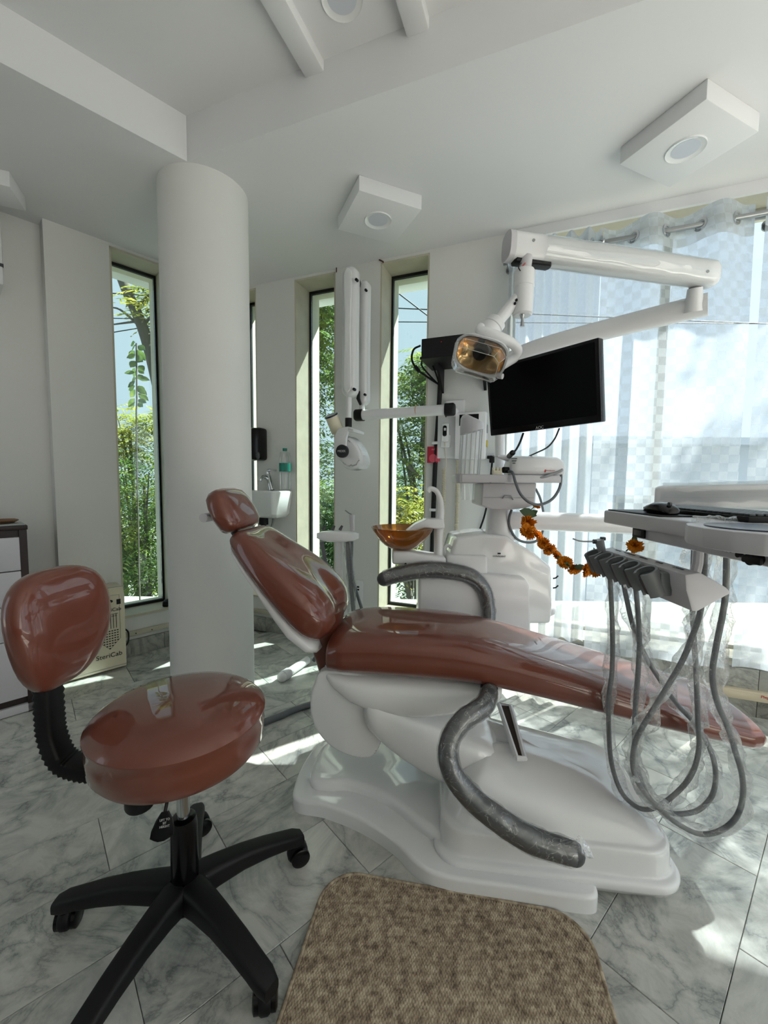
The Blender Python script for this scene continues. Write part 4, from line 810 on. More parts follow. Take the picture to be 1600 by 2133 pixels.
# ------------------------------------------------------------------ operating lamp on its jointed arm
lamp = thing('operating_lamp', 'white dental operating lamp with clear shield on a long jointed arm', 'dental lamp', A(1041, 790, 2.08))
j0, j1 = A(1041, 770, 2.08), A(1462, 640, 1.62)
m_ = MB(); m_.tube([A(1041, 800, 2.08), A(1050, 762, 2.07), A(1095, 735, 2.0), A(1180, 708, 1.9), A(1320, 672, 1.76), A(1475, 634, 1.61)], [0.03, 0.036, 0.041, 0.041, 0.041, 0.042], 20, 6); obj('lower_arm', m_, M_PLAST, lamp, sharp=60)
m_ = MB(); m_.cyl(A(1444, 650, 1.62), A(1448, 600, 1.60), 0.032, 0.024); m_.cyl(A(1448, 600, 1.60), A(1450, 575, 1.60), 0.02); obj('knuckle', m_, M_PLAST, lamp)
e0, e1 = A(1062, 514, 1.47), A(1486, 574, 1.60); ax = (e1 - e0).normalized(); wv = ax.cross(UZ).normalized(); uv_ = wv.cross(ax)
m_ = MB(); st = [(lerp(e0, e1, f), wv, uv_, 0.036 * s_, 0.046 * s_, 3.2) for f, s_ in ((0.0, 0.95), (0.01, 1.0), (0.5, 1.0), (0.985, 1.0), (1.0, 0.85))]; m_.sweep(st, 32); ua = obj('spring_arm', m_, M_PLAST, lamp, sharp=40)
m_ = MB(); m_.sweep([(e0 + ax * d, wv, uv_, 0.037 * s_, 0.047 * s_, 3.2) for d, s_ in ((-0.014, 0.9), (-0.012, 1.0), (0.008, 1.0))], 32); obj('end_cap', m_, M_LGREY, ua, sharp=40)
for f, off in ((0.09, 0.010), (0.93, -0.01)):
    m_ = MB(); c = lerp(e0, e1, f) - wv * (-0.037 if wv.y > 0 else 0.037) * 1 + uv_ * off; dd = V((0, -1, 0)); c = lerp(e0, e1, f) + dd * 0.036 + uv_ * off; m_.cyl(c, c + dd * 0.003, 0.005, n=10); obj('screw', m_, M_GREYP, ua)
m_ = MB(); c = lerp(e0, e1, 0.085) - uv_ * 0.044; m_.sweep([(c - ax * 0.055, wv, uv_, 0.012, 0.010, 3), (c - ax * 0.05, wv, uv_, 0.022, 0.012, 3), (c + ax * 0.075, wv, uv_, 0.022, 0.012, 3), (c + ax * 0.082, wv, uv_, 0.012, 0.01, 3)], 20); obj('slot', m_, M_BLACK, ua)
film('film_wrap', [lerp(e0, e1, f) for f in (0.14, 0.35, 0.6, 0.8, 0.97)], 0.0505, ua, 28, 6, 0.0012, 12, M_CLEAR)
# motor housing hanging from the arm, with its toggle
m0, m1 = A(1093, 563, 1.46), A(1088, 658, 1.46); md = (m1 - m0)
m_ = MB(); m_.cyl(A(1097, 535, 1.465), m0 + md * 0.1, 0.02); obj('neck', m_, M_LGREY, lamp)
m_ = MB(); R = (-md.normalized()).to_track_quat('Z', 'Y').to_matrix().to_4x4(); R.translation = m1; LN_ = md.length
m_.lathe([(0.0, 0.0), (0.028, 0.0), (0.0335, 0.005), (0.0335, LN_ * 0.62), (0.0350, LN_ * 0.63), (0.0350, LN_ * 0.95), (0.031, LN_), (0.0, LN_)], R, 36); mh = obj('motor_housing', m_, M_PLAST, lamp, sharp=40)
m_ = MB(); m_.tube([A(1088, 656, 1.45), A(1088, 662, 1.45), A(1088, 664, 1.45), A(1088, 680, 1.45)], [0.009, 0.006, 0.004, 0.0075], 10); obj('toggle', m_, M_STEEL, mh)
for (px, py) in ((1076, 625), (1073, 632)):
    m_ = MB(); c = A(px, py, 1.437); m_.sphere(c, (0.004, 0.006, 0.005)); obj('marking', m_, M_BLACK, mh)
for k, dx in enumerate((-6, 2)):
    m_ = MB(); m_.tube([A(1092 + dx, 548, 1.445), A(1086 + dx, 556, 1.435), A(1090 + dx, 564, 1.43)], 0.0018, 6, 5); obj('wire', m_, M_INKR if k else M_BLACK, lamp)
# head: tube, collars, reflector, shield, ring handle
hc = A(1003, 738, 1.42)
fv = V((-0.42, -0.62, -0.66)).normalized(); ev = V((0.90, -0.28, -0.36)); ev = (ev - fv * ev.dot(fv)).normalized(); gv = fv.cross(ev); gv = gv if gv.z > 0 else -gv
def HD(x, y, z): return hc + ev * x + gv * y + fv * z
m_ = MB(); m_.tube([A(1078, 622, 1.46), A(1030, 678, 1.455)], 0.020, 16); obj('head_tube', m_, M_PLAST, lamp)
t0, t1 = A(1036, 668, 1.455), A(1002, 712, 1.45); dd = (t1 - t0).normalized(); R = dd.to_track_quat('Z', 'Y').to_matrix().to_4x4(); R.translation = t0; L_ = (t1 - t0).length
m_ = MB(); m_.lathe([(0.0, 0.0), (0.030, 0.0), (0.034, 0.004), (0.034, 0.022), (0.031, 0.024), (0.034, 0.026), (0.034, 0.05), (0.036, L_), (0.0, L_)], R, 32); obj('collar', m_, M_PLAST, lamp, sharp=40)
m_ = MB(); st = []
for z, hx, hy, ex in ((-0.050, 0.03, 0.022, 2.4), (-0.046, 0.05, 0.038, 2.6), (-0.028, 0.075, 0.056, 2.8), (0.0, 0.088, 0.066, 3.0), (0.014, 0.09, 0.068, 3.2), (0.014, 0.084, 0.062, 3.2), (-0.004, 0.078, 0.056, 3.0), (-0.030, 0.06, 0.042, 2.6), (-0.04, 0.03, 0.02, 2.4)):
    st.append((HD(0, 0, z), ev, gv, hx, hy, ex))
m_.sweep(st, 40); obj('head_shell', m_, M_PLAST, lamp, sharp=60)
M_DISH = mat('amber_reflector', rgb(236, 196, 140), 0.15, metal=0.8)
m_ = MB(); m_.sweep([(HD(0, 0, z), ev, gv, hx, hy, ex) for z, hx, hy, ex in ((0.010, 0.080, 0.058, 3.0), (-0.002, 0.074, 0.053, 2.8), (-0.022, 0.055, 0.038, 2.5), (-0.032, 0.025, 0.018, 2.2))], 40, False); obj('reflector', m_, M_DISH, lamp, sharp=80)
Rf = fv.to_track_quat('Z', 'Y').to_matrix().to_4x4(); Rf.translation = HD(-0.005, 0.004, -0.026)
m_ = MB(); m_.lathe([(0.0, 0.0), (0.020, 0.0), (0.024, 0.006), (0.024, 0.034), (0.021, 0.040), (0.0, 0.042)], Rf, 28); bl = obj('bulb_shield', m_, M_BLACK, lamp, sharp=40)
Rf2 = Rf.copy(); Rf2.translation = HD(-0.005, 0.004, 0.002); m_ = MB(); m_.lathe([(0.0242, 0.0), (0.0252, 0.0), (0.0252, 0.003), (0.0242, 0.003), (0.0242, 0.0)], Rf2, 28, False); obj('bright_band', m_, M_CHROME, bl)
m_ = MB(); m_.box(HD(-0.01, 0.045, 0.0), (0.022, 0.010, 0.008), R3(frame((0, 0, 0), ev, gv))); obj('clip', m_, M_BLACK, lamp)
# clear shield: a shallow box with bevelled rim
m_ = MB(); rg = []
for z, hx, hy in ((0.008, 0.088, 0.064), (0.040, 0.086, 0.060), (0.062, 0.080, 0.052), (0.068, 0.072, 0.044)):
    rg.append([HD(x, y, z) for x, y in ((hx, hy * 0.6), (hx * 0.72, hy), (-hx * 0.72, hy), (-hx, hy * 0.6), (-hx, -hy * 0.6), (-hx * 0.8, -hy), (hx * 0.8, -hy), (hx, -hy * 0.6))])
m_.loft(rg, False); m_.bm.faces.new([m_.bm.verts.new(p) for p in rg[-1]]); shd = obj('clear_shield', m_, M_CLEAR, lamp, sharp=20)
for rgk in (rg[1], rg[3]):
    m_ = MB(); m_.tube(rgk + [rgk[0]], 0.0009, 5); obj('shield_edge', m_, M_INKW, shd)
for k in range(8):
    m_ = MB(); m_.tube([rg[1][k], rg[3][k]], 0.0007, 5); obj('shield_edge', m_, M_INKW, shd)
m_ = MB(); 
hr_ = [A(1002, 680, 1.40), A(1000, 688, 1.385), A(1020, 694, 1.375), A(1046, 704, 1.375), A(1068, 716, 1.39), A(1078, 730, 1.41), A(1072, 745, 1.425), A(1058, 755, 1.43), A(1044, 765, 1.435)]
m_.tube(hr_, [0.013, 0.0155, 0.016, 0.016, 0.016, 0.016, 0.015, 0.014, 0.012], 14, 6); obj('ring_handle', m_, M_PLAST, lamp, sharp=80)
m_ = MB(); c = A(1038, 783, 1.40); m_.cyl(c, c + V((0.012, -0.01, -0.004)), 0.009, n=14); obj('shield_knob', m_, M_LGREY, lamp)
# ------------------------------------------------------------------ monitor on the unit
mon = thing('monitor', 'black flat monitor, screen off, held beside the lamp arm', 'monitor', A(1120, 900, 1.55))
cTL, cTR, cBR, cBL = A(1004, 770, 1.66), A(1246, 704, 1.335), A(1254, 878, 1.335), A(1030, 907, 1.66)
mx_ = ((cTR - cTL) + (cBR - cBL)).normalized(); mc = (cTL + cTR + cBR + cBL) / 4; my_ = ((cTL - cBL) + (cTR - cBR)); my_ = (my_ - mx_ * my_.dot(mx_)).normalized(); mz_ = mx_.cross(my_)
if mz_.y > 0: mz_ = -mz_
MMt = Matrix(((mx_.x, my_.x, mz_.x, mc.x), (mx_.y, my_.y, mz_.y, mc.y), (mx_.z, my_.z, mz_.z, mc.z), (0, 0, 0, 1))); RMn = MMt.to_3x3()
mw = ((cTR - cTL).length + (cBR - cBL).length) / 2; mh_ = ((cTL - cBL).length + (cTR - cBR).length) / 2
m_ = MB(); m_.box(mc - mz_ * 0.018, (mw, mh_, 0.036), RMn, 0.004); obj('case', m_, M_BLACKG, mon)
m_ = MB(); m_.box(mc + mz_ * 0.0006 + my_ * 0.006, (mw - 0.024, mh_ - 0.034, 0.0012), RMn); obj('screen', m_, M_SCREEN, mon)
text('lettering', 'AOC', 0.014, MMt @ Matrix.Translation((0.0, -mh_ / 2 + 0.0075, 0.001)), M_INKW, mon)
m_ = MB(); m_.box(mc - mz_ * 0.05, (0.1, 0.1, 0.05), RMn, 0.01); m_.tube([mc - mz_ * 0.06, lerp(mc, A(1041, 830, 2.08), 0.5), A(1041, 830, 2.08)], 0.018, 12); obj('mount_arm', m_, M_PLAST, mon)
for k, pts in enumerate((((1090, 903, 1.57), (1083, 922, 1.62), (1074, 938, 1.70), (1064, 946, 1.82), (1058, 955, 2.0)), ((1165, 893, 1.47), (1155, 915, 1.55), (1140, 932, 1.66), (1118, 943, 1.80), (1098, 952, 1.99)))):
    m_ = MB(); m_.tube([A(*p) for p in pts], 0.0042 if k == 0 else 0.0032, 8, 6); cb = obj('cable', m_, M_BLACK, mon, sharp=80)
    if k == 0: m_ = MB(); m_.cyl(A(1068, 943, 1.78), A(1061, 950, 1.88), 0.012, n=12); obj('plug', m_, M_BLACK, cb)
# ------------------------------------------------------------------ instrument tray, reaching toward the camera
TXL = 0.74; ZT = 1.112
tray = thing('instrument_tray', 'white dentist instrument table on its arm, keyboard and mouse on top', 'instrument tray', V((0.95, 1.1, 1.04)))
tp = [(TXL, 1.385), (TXL, 0.97), (0.70, 0.955), (0.672, 0.91), (0.662, 0.85), (0.672, 0.79), (0.70, 0.75), (0.76, 0.72), (1.12, 0.70), (1.15, 0.73), (1.15, 1.36), (1.12, 1.40), (0.76, 1.40)]
m_ = MB(); m_.prism(tp, ZT - 0.042, ZT, None, 0.005, 2); obj('table_top', m_, M_LGREY, tray, sharp=40)
m_ = MB(); m_.box((0.95, 0.985, 1.055), (0.37, 0.56, 0.036), None, 0.008); m_.box((0.955, 1.0, 1.045), (0.36, 0.53, 0.02), None, 0.006); ub = obj('under_box', m_, M_LGREY, tray, sharp=40)
sw = V((TXL + 0.022, 1.225, 1.056)); m_ = MB(); m_.box(sw, (0.008, 0.055, 0.028), None, 0.002); s1 = obj('rocker_switch', m_, M_BLACK, tray); m_ = MB(); m_.box(sw + V((-0.004, 0, 0)), (0.004, 0.034, 0.016), None, 0.002); obj('rocker', m_, M_DGREY, s1)
m_ = MB(); m_.cyl((0.772, 0.874, 1.052), (0.756, 0.874, 1.052), 0.006, n=12); obj('light_button', m_, M_BLACK, tray)
m_ = MB(); m_.cyl((0.772, 0.83, 1.052), (0.742, 0.83, 1.05), 0.012, n=16); m_.box((0.744, 0.825, 1.05), (0.008, 0.045, 0.016), None, 0.004); obj('control_knob', m_, M_BLACK, tray)
text('lettering', 'i - .<3 o', 0.012, frame((0.763, 0.915, 1.056), V((0, -1, 0)), UZ), M_INK, tray)
m_ = MB(); m_.prism([(0.775 + 0.09 * math.cos(t), 0.85 + 0.09 * math.sin(t)) for t in [2 * math.pi * k / 40 for k in range(40)]], ZT, ZT + 0.003); obj('round_pad', m_, mat('dark_blue_pad', rgb(70, 74, 92), 0.3, coat=0.5), tray, sharp=40)
film('film_cover', [V((0.745, 0.99, ZT + 0.002)), V((0.755, 0.97, ZT + 0.006)), V((0.78, 0.95, ZT + 0.003)), V((0.80, 0.93, ZT + 0.004))], 0.012, tray, 10, 6, 0.006, 31)
# arm block above and behind the tray
ab = [A(1366, 1034, 1.62), A(1600, 1032, 1.42)]; ad = (ab[1] - ab[0]).normalized(); aw = UZ.cross(ad).normalized()
m_ = MB(); m_.sweep([(ab[0] + ad * d, aw, UZ, 0.05 * s_, 0.042 * s_, 3.6) for d, s_ in ((0.0, 0.86), (0.012, 1.0), (0.3, 1.0), (0.62, 1.0))], 32); ab_o = obj('spring_arm', m_, M_PLAST, tray, sharp=50)
film('film_wrap', [ab[0] + ad * d for d in (0.02, 0.15, 0.3, 0.5)], 0.053, ab_o, 26, 6, 0.0015, 41, M_CLEAR)
m_ = MB(); k0 = ab[0] + ad * 0.06; m_.cyl(k0 - UZ * 0.05, V((k0.x, k0.y, ZT - 0.03)), 0.03); m_.box(lerp(k0, V((1.1, 1.3, 0)), 0.5) * 1 + V((0, 0, ZT - 0.03 - lerp(k0, V((1.1, 1.3, 0)), 0.5).z)), (0.2, 0.4, 0.03)); obj('tray_support', m_, M_PLAST, tray)
m_ = MB(); k1 = ab[0] + ad * 0.6; m_.tube([k1, V((1.62, 1.62, 1.12)), ta[3] + UZ * 0.03], 0.035, 14); obj('link_arm', m_, M_PLAST, tray)
# the keyboard, its keys, a mouse pad and the mouse lie on the table
kb_ = thing('keyboard', 'black keyboard lying on the instrument tray', 'keyboard', V((0.93, 1.15, ZT)))
m_ = MB(); m_.box((0.945, 1.17, ZT + 0.008), (0.17, 0.40, 0.014), None, 0.003); obj('case', m_, M_BLACK, kb_)
km = MB(); km.box((0, 0, 0), (0.0155, 0.0165, 0.006), None, 0.002); k0_ = obj('key', km, M_DGREY, kb_); kme = k0_.data; first = True
for r in range(8):
    for c in range(20):
        o = k0_ if first else k0_.copy()
        if not first: COL.objects.link(o)
        first = False; o.location = V((0.875 + r * 0.0195, 0.985 + c * 0.0194, ZT + 0.018)) - MW[kb_].translation - V((0, 0, 0))
        if o is k0_: kme.transform(Matrix.Translation(MW[kb_].translation))
m_ = MB(); m_.box((0.83, 1.25, ZT + 0.002), (0.16, 0.26, 0.004), None, 0.001); obj('mouse_pad', m_, M_BLACK, None, label='thin black mouse pad at the far corner of the instrument tray', cat='mouse pad')
ms_ = thing('mouse', 'black computer mouse on the instrument tray', 'mouse', V((0.80, 1.19, ZT + 0.004)))
m_ = MB(); st = []
for f, hw, h in ((-1, 0.012, 0.006), (-0.92, 0.022, 0.014), (-0.6, 0.029, 0.026), (-0.1, 0.031, 0.034), (0.4, 0.030, 0.031), (0.8, 0.026, 0.020), (0.96, 0.018, 0.011), (1, 0.01, 0.006)):
    st.append((V((0.80, 1.19 - 0.052 * f, ZT + 0.004 + h / 2)), V((1, 0, 0)), UZ, hw, h / 2, 2.6))
m_.sweep(st, 24); obj('body', m_, M_BLACKG, ms_, sharp=80)
m_ = MB(); m_.cyl((0.797, 1.155, ZT + 0.033), (0.803, 1.155, ZT + 0.033), 0.006, n=12); obj('wheel', m_, M_DGREY, ms_)
# ------------------------------------------------------------------ instrument holder bar with five cups, hoses looping down
hold = thing('instrument_holder', 'grey instrument holder bar with five cups and looping hoses in clear sleeves', 'instrument holder', V((0.72, 1.1, 0.92)))
sec = [(0.70, 0.992), (0.735, 0.998), (0.80, 0.962), (0.812, 0.950), (0.735, 0.905), (0.722, 0.905), (0.705, 0.955)]
m_ = MB(); M_xz = Matrix(((1, 0, 0, 0), (0, 0, 1, 0), (0, 1, 0, 0), (0, 0, 0, 1))); m_.prism(sec, 0.945, 1.315, M_xz, 0.004, 2); obj('bar', m_, M_LGREY, hold, sharp=40)
M_CUP = mat('cup_grey', rgb(112, 114, 116), 0.45)
CY_ = [1.285, 1.222, 1.158, 1.092, 1.024]
for i, y in enumerate(CY_):
    m_ = MB(); P = []
    ys = (y - 0.030, y + 0.030)
    ang_ = [math.radians(a) for a in range(-150, 151, 25)]
    # C-shaped cup: thick ring, open toward the chair, tilted
    axis = V((-0.45, 0, 0.89)); side = V((0, 1, 0)); fwd = V((-0.89, 0, -0.45)); cc = V((0.672, y, 0.958))
    for (ro, z0, z1) in ((0.028, -0.034, 0.030),):
        ri = 0.0215; rgs = []
        for a in ang_:
            d_ = -fwd * math.cos(a) + side * math.sin(a)
            rgs.append([cc + d_ * ri + axis * z0, cc + d_ * ro + axis * z0, cc + d_ * ro + axis * z1, cc + d_ * ri + axis * z1])
        m_.loft(rgs)
    m_.box(V((0.696, y, 0.955)), (0.03, 0.052, 0.058), None, 0.004)
    cp_ = obj('cup', m_, M_CUP, hold, sharp=40)
    m_ = MB(); m_.tube([cc + axis * -0.028, cc + axis * 0.018], 0.021, 18); obj('cup_lining', m_, M_DGREY, cp_)
for y, s_ in ((1.25, 'SYRINGE'), (1.19, 'MICROMOTOR'), (1.125, 'AIROTOR'), (1.06, 'SCALER'), (0.99, 'A MOTOR')):
    text('lettering', s_, 0.008, frame((0.716, y, 0.9978), V((0, -1, 0)), V((1, 0, 0.17))), M_INK, hold)
m_ = MB(); m_.tube([V((0.785, 1.03, 0.96)), V((0.80, 1.04, 1.0)), V((0.80, 1.04, 1.04))], 0.012, 10); obj('bracket', m_, M_LGREY, hold)
def hose(pix, y0, y1, seed, r=0.0070):
    n = len(pix); P = [A(p[0], p[1], lerp(y0, y1, i / (n - 1))) for i, p in enumerate(pix)]
    m_ = MB(); m_.tube(P, r, 12, 5); h = obj('hose', m_, M_HOSE, hold, sharp=80)
    C = catmull(P, 5); mb = MB(); rnd = random.Random(seed); mb.tube(C, 0.0185, 14, 0, False)
    for v in mb.bm.verts:
        nz = V((noise.noise(v.co * 26 + V((seed, 0, 0))), noise.noise(v.co * 26 + V((0, seed, 9))), noise.noise(v.co * 26 + V((5, 0, seed))))); v.co += nz * 0.018 + V((noise.noise(v.co * 8 + V((seed, 3, 1))), 0, 0)) * 0.012
    obj('film_sleeve', mb, M_FILM, h, sharp=60)
hose([(1270, 1190), (1273, 1240), (1276, 1320), (1275, 1400), (1268, 1465), (1272, 1577), (1292, 1645), (1322, 1678), (1349, 1686), (1375, 1677), (1412, 1649), (1442, 1611), (1456, 1559), (1454, 1502), (1450, 1390), (1446, 1337), (1443, 1270), (1444, 1200), (1446, 1140)], 1.275, 1.12, 21)
hose([(1318, 1200), (1326, 1240), (1332, 1326), (1330, 1390), (1324, 1472), (1322, 1559), (1330, 1607), (1349, 1656), (1375, 1686), (1412, 1716), (1457, 1737), (1499, 1731), (1532, 1705), (1547, 1664), (1546, 1615), (1532, 1566), (1517, 1517), (1495, 1465), (1484, 1409), (1491, 1352), (1506, 1277), (1512, 1230), (1514, 1150)], 1.215, 1.0, 22)
hose([(1296, 1200), (1304, 1240), (1319, 1304), (1345, 1367), (1375, 1416), (1409, 1465), (1450, 1510), (1480, 1562), (1491, 1611), (1484, 1656), (1457, 1686), (1424, 1695), (1394, 1692), (1362, 1672), (1335, 1640), (1319, 1600), (1322, 1551), (1337, 1517), (1360, 1480), (1394, 1424), (1424, 1371), (1446, 1315), (1459, 1274), (1466, 1220), (1468, 1150)], 1.24, 1.05, 23)
# air-water syringe standing in the first cup
m_ = MB(); m_.tube([A(1264, 1190, 1.275), A(1258, 1160, 1.275), A(1252, 1140, 1.275), A(1248, 1124, 1.275)], [0.011, 0.010, 0.012, 0.014], 12); sy = obj('syringe', m_, M_GREYP, hold, sharp=50)
m_ = MB(); m_.cyl(A(1242, 1128, 1.275), A(1236, 1128, 1.275), 0.007, n=10); m_.box(A(1256, 1122, 1.275), (0.012, 0.016, 0.010), None, 0.002); obj('buttons', m_, M_DGREY, sy)
m_ = MB(); m_.tube([A(1238, 1128, 1.275), A(1215, 1128, 1.28), A(1204, 1126, 1.285), A(1193, 1122, 1.29)], 0.0025, 7); obj('nozzle', m_, M_STEEL, sy)
# ------------------------------------------------------------------ x-ray machine on the back wall
def LP(px, py, t=0.0): return AP(px, py, L0 + LN * t, LN)
TX = -0.15
xr = thing('xray_machine', 'white wall x-ray machine with folded arms and round tube head', 'x-ray machine', BP(940, 870, 0))
a0, a1 = BP(748, 865, TX), BP(938, 853, TX)
m_ = MB(); m_.cyl(a0, a1, 0.033); obj('wall_bar', m_, M_PLAST, xr)
for c, s in ((a0, -1), (a1, 1)):
    m_ = MB(); m_.sweep([(c + BD * s * d, BN, UZ, r, r * 1.05, 3) for d, r in ((-0.03, 0.036), (0.02, 0.036), (0.028, 0.03), (0.03, 0.02))], 24); obj('bar_end', m_, M_BLACK, xr, sharp=50)
m_ = MB(); m_.cyl(a1, BW((a1 - B0).dot(BD), -0.02, a1.z), 0.03); m_.box(BW((a1 - B0).dot(BD), -0.012, a1.z), (0.12, 0.022, 0.16), RB, 0.006); obj('wall_plate', m_, M_PLAST, xr)
m_ = MB(); q = BP(868, 856, TX); m_.tube([q + UZ * 0.0345 * math.cos(t) + BN * 0.0345 * math.sin(t) for t in [2 * math.pi * k / 18 for k in range(19)]], 0.0018, 5); obj('rubber_band', m_, mat('rubber', rgb(190, 130, 80), 0.6), xr)
def capsule(px0, px1, py0, py1, t, dep, name):
    c0, c1 = BP((px0 + px1) / 2, py0, t), BP((px0 + px1) / 2 - 2, py1, t); w = (BP(px1, py0, t) - BP(px0, py0, t)).length / 2; up = (c0 - c1).normalized(); L_ = (c0 - c1).length; mb = MB(); st = []
    for f in (0.0, 0.008, 0.02, 0.035, 0.05, 0.25, 0.5, 0.75, 0.95, 0.965, 0.98, 0.992, 1.0):
        e = min(f, 1 - f) * L_; s_ = 1.0 if e > w else max(0.12, math.sqrt(max(0.0, 1 - (1 - e / w) ** 2))); bulge = 1.0 + 0.10 * math.cos((f - 0.5) * 2 * math.pi * 1.0)
        st.append((c1 + up * L_ * f, BD, BN, w * s_ * (0.9 + 0.1 * abs(2 * f - 1)), dep * (0.6 + 0.4 * s_), 2.8))
    mb.sweep(st, 28); o = obj(name, mb, M_PLAST, xr, sharp=60); return o, c0, c1, w
k1, c0, c1, w1 = capsule(716, 748, 558, 828, TX - 0.13, 0.045, 'outer_arm')
m_ = MB(); m_.sweep([(lerp(c0, c1, f) - BN * 0.046, BD, BN, w1 * 0.55 * s_, 0.006, 2.6) for f, s_ in ((0.03, 0.3), (0.05, 0.8), (0.08, 1.0), (0.5, 0.7), (0.92, 1.0), (0.95, 0.8), (0.97, 0.3))], 20); obj('arm_cover', m_, M_GLOSSW, k1, sharp=60)
for (px, py) in ((743, 583), (738, 811)):
    m_ = MB(); q = BP(px, py, TX - 0.18); m_.cyl(q + BN * 0.012, q - BN * 0.008, 0.009, n=12); obj('pivot', m_, M_BLACK, k1)
k2, d0, d1, w2 = capsule(752, 771, 587, 843, TX - 0.02, 0.04, 'inner_arm')
for (px, py) in ((762, 604), (760, 822)):
    m_ = MB(); q = BP(px, py, TX - 0.065); m_.cyl(q + BN * 0.012, q - BN * 0.004, 0.008, n=12); obj('pivot', m_, M_BLACK, k2)
m_ = MB(); m_.tube([BP(749, 582, TX - 0.1), BP(751, 590, TX - 0.1), BP(750, 598, TX - 0.08)], 0.003, 6, 4); obj('cable', m_, M_DGREY, xr)
m_ = MB(); m_.tube([BP(748, 815, TX - 0.06), BP(746, 830, TX - 0.08), BP(751, 843, TX - 0.05)], [0.006, 0.012, 0.008], 8); obj('joint_cover', m_, M_BLACK, xr)
m_ = MB(); m_.cyl(BP(754, 840, TX), BP(754, 862, TX), 0.018); obj('bar_joint', m_, M_PLAST, xr)
m_ = MB(); m_.cyl(BP(727, 824, TX - 0.13), BP(726, 872, TX - 0.13), 0.019); obj('drop_rod', m_, M_PLAST, xr)
m_ = MB(); m_.cyl(BP(726, 871, TX - 0.13), BP(726, 889, TX - 0.13), 0.0215); obj('rod_sleeve', m_, M_BLACK, xr)
def wallprism(mb, pix, t0, t1, bev=0.0, seg=2):
    P = [BP(p[0], p[1], t0) for p in pix]; M = Matrix(((BD.x, 0, BN.x, 0), (BD.y, 0, BN.y, 0), (0, 1, 0, 0), (0, 0, 0, 1)))
    ns = B0.dot(BN); return mb.prism([(p.dot(BD), p.z) for p in P], ns + t0, ns + t1, M, bev, seg)
egg = smoothpoly([(716, 908), (728, 911), (740, 922), (749, 938), (754, 957), (751, 970), (740, 976), (728, 978), (714, 972), (704, 960), (697, 945), (696, 925), (703, 912)], 4)
m_ = MB(); wallprism(m_, egg, TX - 0.20, TX - 0.06, 0.03, 4); tubeh = obj('tube_head', m_, M_PLAST, xr, sharp=70)
m_ = MB(); wallprism(m_, [(706, 891), (725, 888), (737, 893), (736.5, 900), (725, 898), (721, 912), (719, 940), (714, 952), (702, 950), (695, 938), (696, 912), (700, 900)], TX - 0.235, TX - 0.21, 0.006, 2); obj('yoke', m_, M_PLAST, xr, sharp=40)
m_ = MB(); wallprism(m_, [(724, 888), (737, 893), (736.5, 900), (724, 898)], TX - 0.235, TX - 0.08, 0.003, 1); obj('yoke_bridge', m_, M_PLAST, xr, sharp=40)
m_ = MB(); q = BP(713, 940, TX - 0.24); m_.cyl(q + BN * 0.012, q - BN * 0.008, 0.040, n=32); ds = obj('badge_disc', m_, M_BLACKG, xr, sharp=40)
text('lettering', 'MIDEK', 0.019, frame(q - BN * 0.0085, BD, UZ), M_INKW, ds)
cn0, cn1 = BP(704, 900, TX - 0.14), BP(690, 866, TX - 0.19)
m_ = MB(); m_.tube([cn0, cn1], [0.042, 0.040], 28, 0, True); obj('cone', m_, M_CREAM, xr, sharp=40)
m_ = MB(); m_.tube([lerp(cn0, cn1, 0.97), lerp(cn0, cn1, 1.06)], 0.043, 28); obj('cone_ring', m_, mat('navy_plastic', rgb(28, 42, 70), 0.4), xr, sharp=40)
# ------------------------------------------------------------------ wall control boxes, video recorder, cables
cb1 = thing('xray_control', 'white wall box with a corded x-ray hand switch beside the cup dispenser', 'control box', BW(0.437, -0.02, 1.35))
m_ = MB(); wbox(m_, BW, RB, 0.379, 0.495, -0.035, 0.0, 1.352, 1.628, 0.004); obj('case', m_, M_PLAST, cb1)
m_ = MB(); m_.cyl(BW(0.432, -0.034, 1.617), BW(0.432, -0.037, 1.617), 0.004, n=10); obj('screw_hole', m_, M_BLACK, cb1)
m_ = MB(); wbox(m_, BW, RB, 0.405, 0.465, -0.052, -0.034, 1.42, 1.50, 0.004); obj('cradle', m_, M_PLAST, cb1)
m_ = MB(); wbox(m_, BW, RB, 0.412, 0.458, -0.070, -0.040, 1.455, 1.572, 0.009, ); rem = obj('hand_switch', m_, M_GLOSSW, cb1)
m_ = MB(); m_.prism(ov(-0.013, 0.013, -0.034, 0.034, 0.012, 6), 0, 0.002, frame(BW(0.435, -0.0705, 1.523), BD, UZ)); obj('display', m_, M_BLACKG, rem)
m_ = MB(); m_.box(BW(0.437, -0.0735, 1.533), (0.014, 0.001, 0.016), RB); obj('button', m_, M_INKW, rem)
cb2 = thing('wall_cabinet', 'white wall cabinet with dark panel behind the cup dispenser', 'control box', BW(0.587, -0.03, 1.35))
m_ = MB(); wbox(m_, BW, RB, 0.500, 0.690, -0.075, 0.0, 1.345, 1.632, 0.008); obj('case', m_, M_PLAST, cb2)
m_ = MB(); wbox(m_, BW, RB, 0.527, 0.645, -0.077, -0.073, 1.55, 1.618); obj('dark_panel', m_, M_BLACKG, cb2)
m_ = MB(); m_.box(BW(0.694, -0.035, 1.44), (0.004, 0.03, 0.04), RB); obj('warning_sticker', m_, mat('yellow_label', rgb(206, 184, 60), 0.6), cb2)
m_ = MB(); m_.box(BW(0.694, -0.035, 1.53), (0.004, 0.02, 0.05), RB); obj('rating_label', m_, M_GREYP, cb2)
pg = thing('wall_plug', 'black angled plug and cord beside the wall cabinet', 'plug', BW(0.72, -0.02, 1.33))
